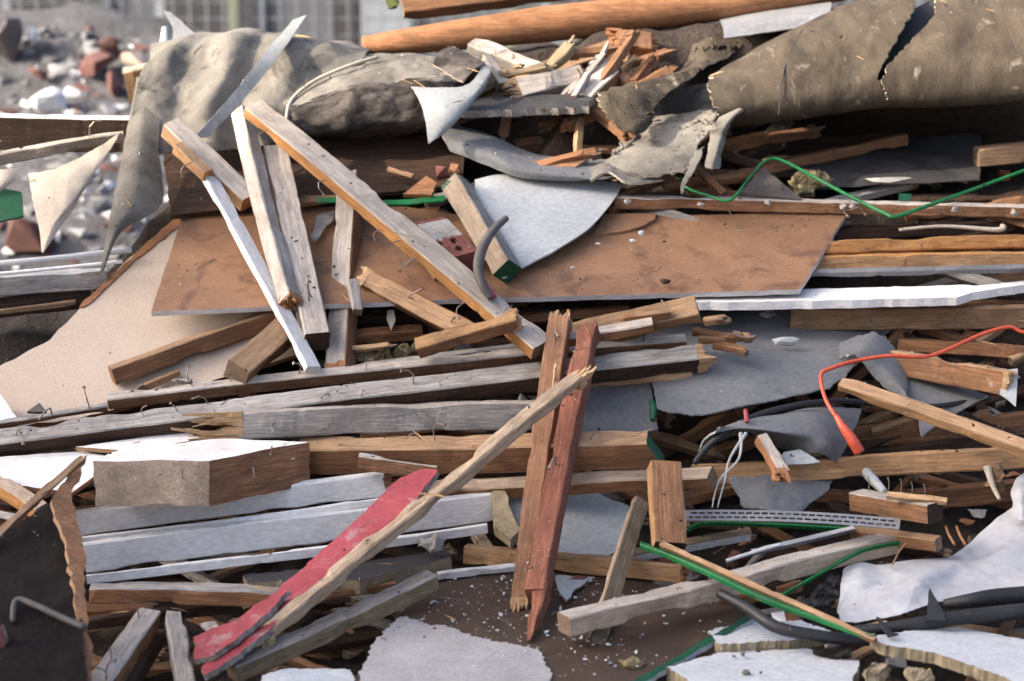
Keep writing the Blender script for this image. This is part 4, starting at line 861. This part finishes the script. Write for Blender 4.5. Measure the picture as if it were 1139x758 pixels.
bat('batten', 'level knotty honey batten crossing the right hollow', (770, 517, .06), (1180, 494, .06), 2, 24, ('honey', 'honey', 'endg'), cat='batten', t=.045, nails=4, nside='r')
panel('membrane_scrap', 'grey triangular scrap lying on the level honey batten', [(872, 503, .1), (890, 500, .1), (912, 514, .1), (860, 519, .1)], 'pvc', .004, cat='membrane')
bat('batten', 'slanting pine batten with a rounded weathered end at right', (932, 428, .14), (1190, 520, .22), 13, 9, ('tan', 'honey', 'tan'), cat='batten', r=1.2, nails=2)
q = bat('timber_offcut', 'red-brown timber studded with nails and a square dark end', (944, 548, .12), (1031, 562, .30), 7, 21, ('pale', 'brown', 'dark'), cat='offcut', r=1.1)
for i, (x, y) in enumerate(((966, 546), (988, 548), (1002, 550), (1014, 553), (1028, 556))): child_nail(q, x, y, .2, (0.05, -.05, 1), .7, 2)
bat('stick', 'cream splinter lying on the nail-studded timber', (985, 554, .26), (1052, 562, .30), 6, 4, 'fresh', cat='stick', rough=4)
bat('timber_offcut', 'block of tan timber under the nail-studded one', (945, 590, .10), (1040, 600, .22), 6, 14, ('tan', 'brown', 'endg'), cat='offcut')
chunk('root_piece', 'gnarled pale root hanging under the level honey batten', 1108, 535, .02, 26, 46, 'tan', rough=.008, cat='root')
tube('root_fibre', 'thin white hanging stem beside the gnarled root', [(1098, 520, .05), (1104, 540, .05), (1112, 556, .05)], [5, 3, 2], 'feltw', cat='root')
bat('plank', 'brown plank in the shade behind the white plastic film', (1000, 548, -.1), (1180, 530, -.1), 4, 22, 'brown', cat='plank')

# perforated strip
def perforated():
    A = [P(760, 568, .16), P(1002, 578, .20)]; Bv = [P(760, 580, .19), P(1000, 590, .23)]
    nx = 110; bands = [0, .2, .38, .6, .78, 1]; bm = bmesh.new()
    pt = lambda i, v: A[0].lerp(A[1], i/nx).lerp(Bv[0].lerp(Bv[1], i/nx), v)+Vector((0, 0, .008*math.sin(i/nx*3)))
    c = pt(nx//2, .5); V = [[bm.verts.new(pt(i, v)-c) for v in bands] for i in range(nx+1)]
    for i in range(nx):
        for b_ in range(5):
            if b_ in (1, 3) and (i+(2 if b_ == 3 else 0)) % 4 in (0, 1, 2) and 2 < i < nx-2: continue
            bm.faces.new((V[i][b_], V[i+1][b_], V[i+1][b_+1], V[i][b_+1]))
    me = bpy.data.meshes.new('perforated_strip'); bm.to_mesh(me); bm.free()
    o = link('perforated_strip', me, ('metal',), None, 'long perforated zinc strip with two rows of slots', 'metal strip', None, None, Matrix.Translation(c))
    md = o.modifiers.new('thickness', 'SOLIDIFY'); md.thickness = .0015
perforated()
def strap(name, label, top, hpx, mat, **kw):
    return sheet(name, label, [top, [(x, y+hpx*.35, d+.01) for x, y, d in top], [(x, y+hpx, d-.004) for x, y, d in top]], mat, .006, .001, cat='strip', tear=.001, **kw)
strap('green_profile', 'bright green plastic profile sloping down to the foam panel', [(712, 602, .26), (740, 612, .28), (790, 634, .32), (850, 662, .33), (905, 682, .34), (972, 706, .36)], 9, 'green')
strap('green_profile', 'bright green strip under the perforated zinc strip', [(760, 590, .12), (784, 580, .13), (850, 581, .12), (945, 586, .10)], 6, 'green')
strap('green_profile', 'thin green strip rising along the dusty beam underside', [(866, 662, .22), (905, 640, .2), (955, 612, .18), (985, 604, .16), (1010, 600, .14)], 5, 'green')
bat('lath', 'thin brown lath lying along the sloping green profile', (733, 606, .30), (972, 712, .37), 6, 4, ('tan', 'brown', 'endg'), cat='lath', r=1)
bat('moulding', 'cream moulding with chipped paint behind the green profile', (700, 618, .14), (836, 593, .10), 8, 9, ('olive', 'skin', 'endg'), cat='moulding', eb='split', spl=.015)
tube('white_rod', 'thin white rod above the dusty beam', [(808, 624, .2), (840, 614, .19), (868, 606, .18)], 2.2, 'wgrey', cat='rod')
bat('lath', 'long whitish lath above the right part of the dusty beam', (838, 615, .16), (952, 588, .12), 5, 4, ('wgrey', 'pvcd', 'endg'), cat='lath')
tube('black_hose', 'thick black hose running under the green profile', [(800, 660, .28), (830, 676, .30), (862, 697, .31), (900, 706, .30), (950, 712, .28), (1000, 712, .24)], [5.5, 6.5, 7, 7, 6.5, 6], 'black', cat='hose', n=12)
tube('foam_pipe', 'upper black foam pipe lying along the white film', [(1050, 672, .25), (1080, 668, .27), (1110, 664, .27), (1190, 658, .27)], [5, 8, 9.5, 10], 'black', cat='pipe', n=14)
tube('foam_pipe', 'long black foam pipe passing below the white film', [(950, 702, .26), (1000, 697, .28), (1060, 688, .29), (1110, 683, .29), (1190, 674, .29)], [6, 7, 8, 9, 9], 'black', cat='pipe', n=14)
panel('black_film', 'pointed black plastic scrap standing on the foam pipe', [(1030, 690, .31), (1034, 654, .3), (1050, 682, .31), (1052, 690, .32)], 'black', .004, cat='film')
panel('black_film', 'curved black sliver in front of the long foam pipe', [(975, 686, .33), (980, 688, .33), (992, 703, .35), (1000, 705, .35), (988, 708, .36)], 'black', .004, cat='film')
for i, (x, y, s) in enumerate(((912, 664, 34), (926, 648, 26), (900, 676, 24))): chunk('film_wad', 'crumpled dark grey film wad behind the thick black hose', x, y, .14, s, s, 'dplas', group='dark film wads', rough=.012, cat='film')
sheet('white_film', 'crumpled translucent white plastic film at the right edge', [
    [(938, 636, .15), (952, 631, .14), (985, 638, .12), (1040, 620, .11), (1088, 594, .09), (1150, 548, .05), (1200, 510, .03)],
    [(934, 652, .19), (958, 646, .21), (995, 650, .18), (1045, 634, .19), (1095, 606, .14), (1150, 574, .12), (1200, 560, .1)],
    [(932, 672, .23), (960, 668, .21), (1000, 668, .22), (1050, 652, .18), (1100, 630, .20), (1150, 612, .17), (1200, 600, .17)],
    [(934, 690, .27), (965, 690, .26), (1002, 688, .26), (1040, 674, .24), (1095, 660, .23), (1150, 652, .23), (1200, 645, .23)]], 'film', .0012, .008, 6, 8, cat='film', tear=.005, crease=.3, crum=.05, cf=4.5)
sheet('white_film', 'upper fold of white film curling behind the nail-studded timber', [[(1124, 545, .1), (1132, 530, .08), (1150, 520, .05)], [(1126, 562, .14), (1136, 550, .16), (1152, 545, .12)], [(1124, 575, .14), (1138, 580, .18), (1156, 575, .12)]], 'film', .0015, .006, 9, 6, cat='film', crum=.012, cf=7.)
tube('yellow_wire', 'thin yellow wire rising by the white film', [(993, 628, .2), (1000, 614, .2), (1008, 604, .2)], 1, 'honey', cat='wire')
for x in (1052, 1064): tube('rusty_rod', 'short rusty rod poking out below the nail-studded timber', [(x, 586, .25), (x+4, 596, .28), (x+10, 606, .3)], 1.6, 'rust', cat='rod', group='rusty rods')

# ------------------------------------------------------------------ bottom
fb = panel('floor_board', 'dark brown coated board sprinkled with white crumbs at the bottom', [(470, 652, .10), (600, 628, .06), (700, 640, .08), (838, 682, .17), (700, 762, .30), (660, 790, .35), (372, 790, .35), (440, 692, .2)], ('lino', 'torn'), .012, .004, cat='board')
panel('worn_coating', None, [(384, 788, .35), (404, 742, .3), (418, 712, .25), (440, 690, .2), (452, 684, .2), (470, 694, .2), (500, 698, .2), (530, 708, .24), (566, 716, .25), (598, 722, .25), (606, 736, .28), (612, 760, .3), (612, 788, .35)], ('linog', 'torn'), .004, .007, .006, parent=fb, plane=o_pl[fb.name], lift=.004)
panel('green_edge', None, [(838, 680, .17), (842, 686, .17), (700, 768, .3), (690, 766, .3)], ('greenp', 'pvc'), .012, .003, parent=fb, plane=o_pl[fb.name], lift=.006)
def crumbs():
    c, n = o_pl[fb.name]; rn = random.Random(9); bm = bmesh.new(); ctr = P(600, 690, .2)
    for i in range(420):
        x = rn.gauss(580, 110); y = rn.uniform(645, 756)
        if x < 470+(y-650)*.0 and y < 690 or x > 830-(y-682)*1.7 or x < 500 and y > 690: continue
        r = ray(x, y); p = CAM+r*((c-CAM).dot(n)/r.dot(n))+n*.006-ctr
        s = rn.choice((1, 1, 1.3, 2, 3.2))*mpp(P(x, y))*rn.uniform(.6, 1.2)
        if y > 715 and x < 620: s *= .5
        vs = [bm.verts.new(p+Vector((rn.uniform(-1, 1), rn.uniform(-1, 1), rn.uniform(-.5, .8)))*s) for _ in range(6)]
        bmesh.ops.convex_hull(bm, input=vs)
    me = bpy.data.meshes.new('plaster_crumbs'); bm.to_mesh(me); bm.free()
    link('plaster_crumbs', me, ('concw',), None, 'white plaster crumbs scattered on the dark floor board', 'crumbs', None, 'stuff', Matrix.Translation(ctr))
crumbs()
chunk('wool_clump', 'tan fibrous wool tuft lying on the dark floor board', 703, 738, .285, 38, 14, 'wool', rough=.006, cat='insulation')
chunk('pebble', 'grey pebble beside the tan wool tuft', 679, 738, .285, 9, 7, 'conc', cat='stone')
bat('beam', 'olive grey squared timber slanting up over the floor board', (262, 742, .30), (486, 640, .26), 12, 18, ('grey', 'olive', 'olive'), cat='beam', r=1.2, rough=2)
bat('white_strip', 'chipped white strip behind the floor board back edge', (488, 640, .12), (580, 628, .1), 3, 8, ('wgrey', 'wgrey', 'torn'), cat='strip', rough=3)
panel('foam_slab', 'yellow foam slab with grey skin under the white clapboards', [(270, 640, .1), (400, 626, .08), (500, 610, .06), (502, 620, .08), (400, 646, .12), (275, 648, .12)], ('dplas', 'foam'), .035, .005, cat='foam')
chunk('ash_lump', 'grey ash lump on the yellow foam slab', 482, 604, .12, 34, 18, 'mortar', rough=.008, cat='lump')
bat('batten', 'dull brown batten between red board and olive timber', (330, 662, .1), (440, 648, .1), 3, 12, 'brown', cat='batten')
bat('timber_offcut', 'grey short peg behind the orange batten', (524, 590, .06), (538, 612, .08), 12, 6, 'olive', cat='offcut')
panel('pvc_scrap', 'pale blue-grey board scrap behind the upright battens', [(560, 536, .04), (655, 540, .02), (680, 556, .02), (705, 566, .02), (690, 610, .08), (664, 622, .1), (600, 616, .1), (552, 590, .08)], ('pvc', 'foam'), .01, .005, cat='board')
panel('foam_slab', 'tan foam slab on edge by the uprights', [(546, 548, .1), (560, 540, .1), (578, 590, .14), (568, 600, .15), (550, 586, .14)], ('foam', 'foam'), .03, .003, cat='foam')
panel('pvc_scrap', 'torn whitish scrap under the orange batten', [(618, 640, .12), (662, 642, .1), (640, 655, .15), (630, 668, .18), (620, 655, .15)], ('pvc', 'torn'), .005, .004, cat='scrap')
chunk('brick_chunk', 'red brick fragment under the orange batten', 645, 650, .10, 32, 24, 'brick', cat='brick')
bat('batten', 'left bottom batten with bent nails', (118, 768, .28), (180, 680, .16), 24, 12, ('pale', 'brown', 'endg'), cat='batten', nails=4)
bat('batten', 'pale upright batten with a frayed edge at bottom left', (183, 678, .18), (197, 775, .28), 21, 3, ('pale', 'grey', 'endg'), cat='batten', rough=3)
bat('batten', 'dull brown batten beneath the nailed one at bottom left', (140, 775, .18), (185, 700, .08), 14, 8, 'dark', cat='batten')
sheet('paper_scrap', 'torn bluish white paper at the bottom edge', [[(290, 752, .28), (330, 742, .28), (392, 746, .26)], [(285, 768, .32), (330, 765, .33), (398, 766, .3)], [(280, 790, .35), (330, 790, .35), (400, 790, .35)]], 'skin', .004, .01, 12, 6, cat='paper', tear=.008)
chunk('rubble_lump', 'tan foam lump at the foot of the red board', 296, 712, .30, 24, 26, 'foam', rough=.006, cat='foam')
# charred box in the left foreground
bx_ = panel('charred_box', 'dark charred steel box with a light torn rim in the left foreground', [(-60, 650, .52), (0, 600, .5), (58, 556, .48), (76, 600, .5), (92, 690, .58), (98, 790, .66), (-60, 790, .66)], ('soot', 'brown'), .02, .004, cat='box')
panel('side_plate', None, [(57, 556, .50), (78, 524, .46), (97, 506, .43), (80, 546, .46), (84, 572, .5), (92, 600, .52), (99, 690, .58), (104, 790, .66), (90, 790, .67), (86, 690, .6), (74, 606, .53)], ('brown', 'tan'), .012, .005, parent=bx_)
bat('rim', None, (-60, 650, .54), (96, 510, .46), 7, 3, ('tan', 'brown', 'endg'), parent=bx_, rough=4)
tube('bracket', None, [(14, 692, .62), (18, 668, .62), (40, 674, .62), (70, 688, .62), (94, 698, .62)], [3, 3.5, 4, 4, 4], 'rubber', parent=bx_)
chunk('brick_clod', 'dark red clod at the box foot', 2, 710, .64, 14, 40, 'brick', cat='clod')
# foam-backed panels, bottom right
def fpanel(label, poly, h, **kw):
    return panel('insulation_board', label, poly, ('skin', 'foam'), h, .0045, .006, cat='panel', **kw)
fpanel('white-faced foam panel lying lowest at right with frayed front edge', [(968, 708, .32), (1010, 702, .28), (1066, 698, .25), (1110, 706, .26), (1190, 722, .3), (1190, 790, .5), (1110, 750, .42), (1040, 726, .38), (985, 718, .36)], .024)
fpanel('white-faced foam panel at the bottom beside the green edged board', [(742, 742, .30), (800, 726, .24), (900, 722, .22), (955, 735, .26), (940, 790, .42), (820, 790, .42)], .03)
fpanel('small foam slab wedged between black hose and dark floor board', [(788, 702, .22), (830, 692, .18), (890, 690, .16), (925, 702, .2), (880, 712, .24), (800, 716, .26)], .028)
chunk('foam_lump', 'torn beige foam lump between the two foam panels', 974, 750, .34, 46, 26, 'foam', rough=.012, cat='foam')
chunk('foam_lump', 'tan foam lump under the lowest foam panel', 1024, 752, .30, 46, 22, 'foam', rough=.010, cat='foam')
for x, y, s in ((828, 728, 10), (830, 748, 12), (816, 730, 6), (846, 748, 5)): chunk('pebble', 'dark grey pebble lying on the bottom foam panel', x, y, .275 if y < 740 else .33, s, s*.6, 'rubber', group='pebbles on the foam panel', cat='stone')
chunk('soil_clod', 'black soil clod between foam panels', 930, 726, .26, 50, 16, 'soil', rough=.012, cat='clod')
panel('paper_scrap', 'white card scrap beside the thick black hose', [(858, 682, .27), (872, 680, .27), (874, 690, .28), (862, 692, .28)], 'white', .004, cat='paper')

# ------------------------------------------------------------------ loose pieces wedged in the gaps, seen between the named ones
MAIN = [(o, o.matrix_basis.translation) for o in C.objects if o.parent is None and o.get('label') and not o.get('group') and not o.get('kind') and o.type == 'MESH' and len(o['label'].split()) <= 12 and o.location.y < 7]
def topix(p):
    q = p-CAM; z = q.dot(FW); return (569.5+FPX*q.x/z, 379-FPX*q.dot(UP)/z)
MPX = []
for o_, _ in MAIN:
    bb = [o_.matrix_basis @ Vector(c) for c in o_.bound_box]; MPX.append((topix(sum(bb, Vector())/8), o_['label']))
FILL = []
def behind(word, x, y): 
    l = min(MPX, key=lambda e: (e[0][0]-x)**2+((e[0][1]-y)*1.6)**2)[1]; return word+' behind the '+l
rn = random.Random(21)
FL = {'brown': ('broken_stick', 'brown stick', 'brown sticks in the gaps'), 'dark': ('broken_stick', 'blackish stick', 'dark sticks in the gaps'),
      'grey': ('broken_lath', 'grey lath', 'grey laths in the gaps'), 'tan': ('broken_lath', 'tan lath', 'tan laths in the gaps')}
for i in range(300):
    x, y = rn.uniform(-60, 1190), rn.uniform(150, 770)
    if x < 330 and y < 470-(x-60)*.2: continue
    if 860 < x and 130 < y < 215: continue
    k = rn.choice(('brown', 'brown', 'dark', 'dark', 'grey', 'tan')); an = rn.gauss(0, .35); l = rn.uniform(60, 190)/2
    dx, dy = math.cos(an)*l, math.sin(an)*l; dd = rn.uniform(-.16, -.06)-cavity(x, y)*.7
    nm, lb, gp = FL[k]
    FILL.append(bat(nm, behind(lb, x, y), (x-dx, y-dy, dd), (x+dx, y+dy, dd+rn.uniform(-.03, .03)), rn.uniform(4, 12), rn.uniform(4, 12), k, group=gp, cat='stick', ea=rn.choice(('cut', 'split')), eb='split', rough=2, spl=.03))
for i in range(300):
    x, y = rn.uniform(-60, 1190), rn.uniform(180, 780)
    if x < 330 and y < 480-(x-60)*.2: continue
    k = rn.choice(('mortar', 'wool', 'brick', 'rubber', 'rust')); s = rn.uniform(10, 26)
    lb = {'mortar': 'grey crumb', 'wool': 'wool tuft', 'brick': 'brick crumb', 'rubber': 'dark stone', 'rust': 'wood chip'}[k]
    FILL.append(chunk({'mortar': 'mortar_crumb', 'wool': 'wool_tuft', 'brick': 'brick_crumb', 'rubber': 'stone', 'rust': 'wood_chip'}[k], behind(lb, x, y), x, y, -.11-cavity(x, y), s*1.3, s*.7, k, group=lb+'s in the gaps', cat='crumb', rough=.004, n=9))
# leave out the loose pieces nothing shows of
dg = bpy.context.evaluated_depsgraph_get(); seen = {}
for py in range(0, 758, 4):
    for px in range(-40, 1180, 4):
        h = sc.ray_cast(dg, CAM, ray(px, py).normalized())
        if h[0]: seen[h[4].name] = seen.get(h[4].name, 0)+1
for o_ in FILL:
    if seen.get(o_.name, 0) < 3: bpy.data.objects.remove(o_)

def litter():
    dg = bpy.context.evaluated_depsgraph_get(); rn = random.Random(77)
    sets = {'pale_crumbs': ('mortar', 'pale plaster dust and crumbs strewn over the timbers', []), 'wood_splinters': ('fresh', 'pale wood splinters strewn over the heap', []), 'dark_crumbs': ('soil', 'dark dirt crumbs strewn over the boards', [])}
    for i in range(8000):
        x = rn.uniform(-2.0, 2.0); y = rn.uniform(4.1, 5.9)
        h = sc.ray_cast(dg, Vector((x, y, 2.2)), Vector((0, 0, -1)))
        if not h[0] or h[2].z < .62: continue
        p = h[1]; nm_ = h[4].name
        if any(t in nm_ for t in ('felt', 'film', 'torn', 'tail', 'flap', 'strip', 'pvc', 'membrane', 'cord', 'wire', 'clap', 'white', 'red_board', 'block', 'plaster')) and rn.random() < .85: continue
        if nz(p, 3.5, 60)+.25*rn.random() < 0: continue
        sets[rn.choice(('pale_crumbs', 'pale_crumbs', 'pale_crumbs', 'wood_splinters', 'dark_crumbs', 'dark_crumbs', 'dark_crumbs'))][2].append((p, h[2]))
    for nm, (mt, lb, pl) in sets.items():
        bm = bmesh.new()
        for p, n in pl:
            s_ = .0013+.0036*rn.random()**4; ax = Vector((rn.uniform(-1, 1), rn.uniform(-1, 1), 0)); ax = (ax-n*ax.dot(n)).normalized()
            b = n.cross(ax); L_ = s_*(rn.uniform(4, 10) if nm == 'wood_splinters' else rn.uniform(.8, 1.7)); W_ = s_*(.45 if nm == 'wood_splinters' else rn.uniform(.6, 1.2))
            vs = [bm.verts.new(p+ax*L_*rn.uniform(.6, 1)*a+b*W_*rn.uniform(.5, 1)*c+n*(s_*.9*t*rn.uniform(.5, 1)-.0003)) for a, c, t in ((-1, -1, 0), (1, -1, 0), (1, 1, 0), (-1, 1, 0), (-.6, -.4, 1), (.6, .3, 1))]
            for f in ((0, 1, 5, 4), (1, 2, 5), (2, 3, 4, 5), (3, 0, 4), (0, 3, 2, 1)): bm.faces.new([vs[k] for k in f])
        me = bpy.data.meshes.new(nm); bm.to_mesh(me); bm.free(); link(nm, me, (mt,), None, lb, 'crumbs', None, 'stuff')
litter()
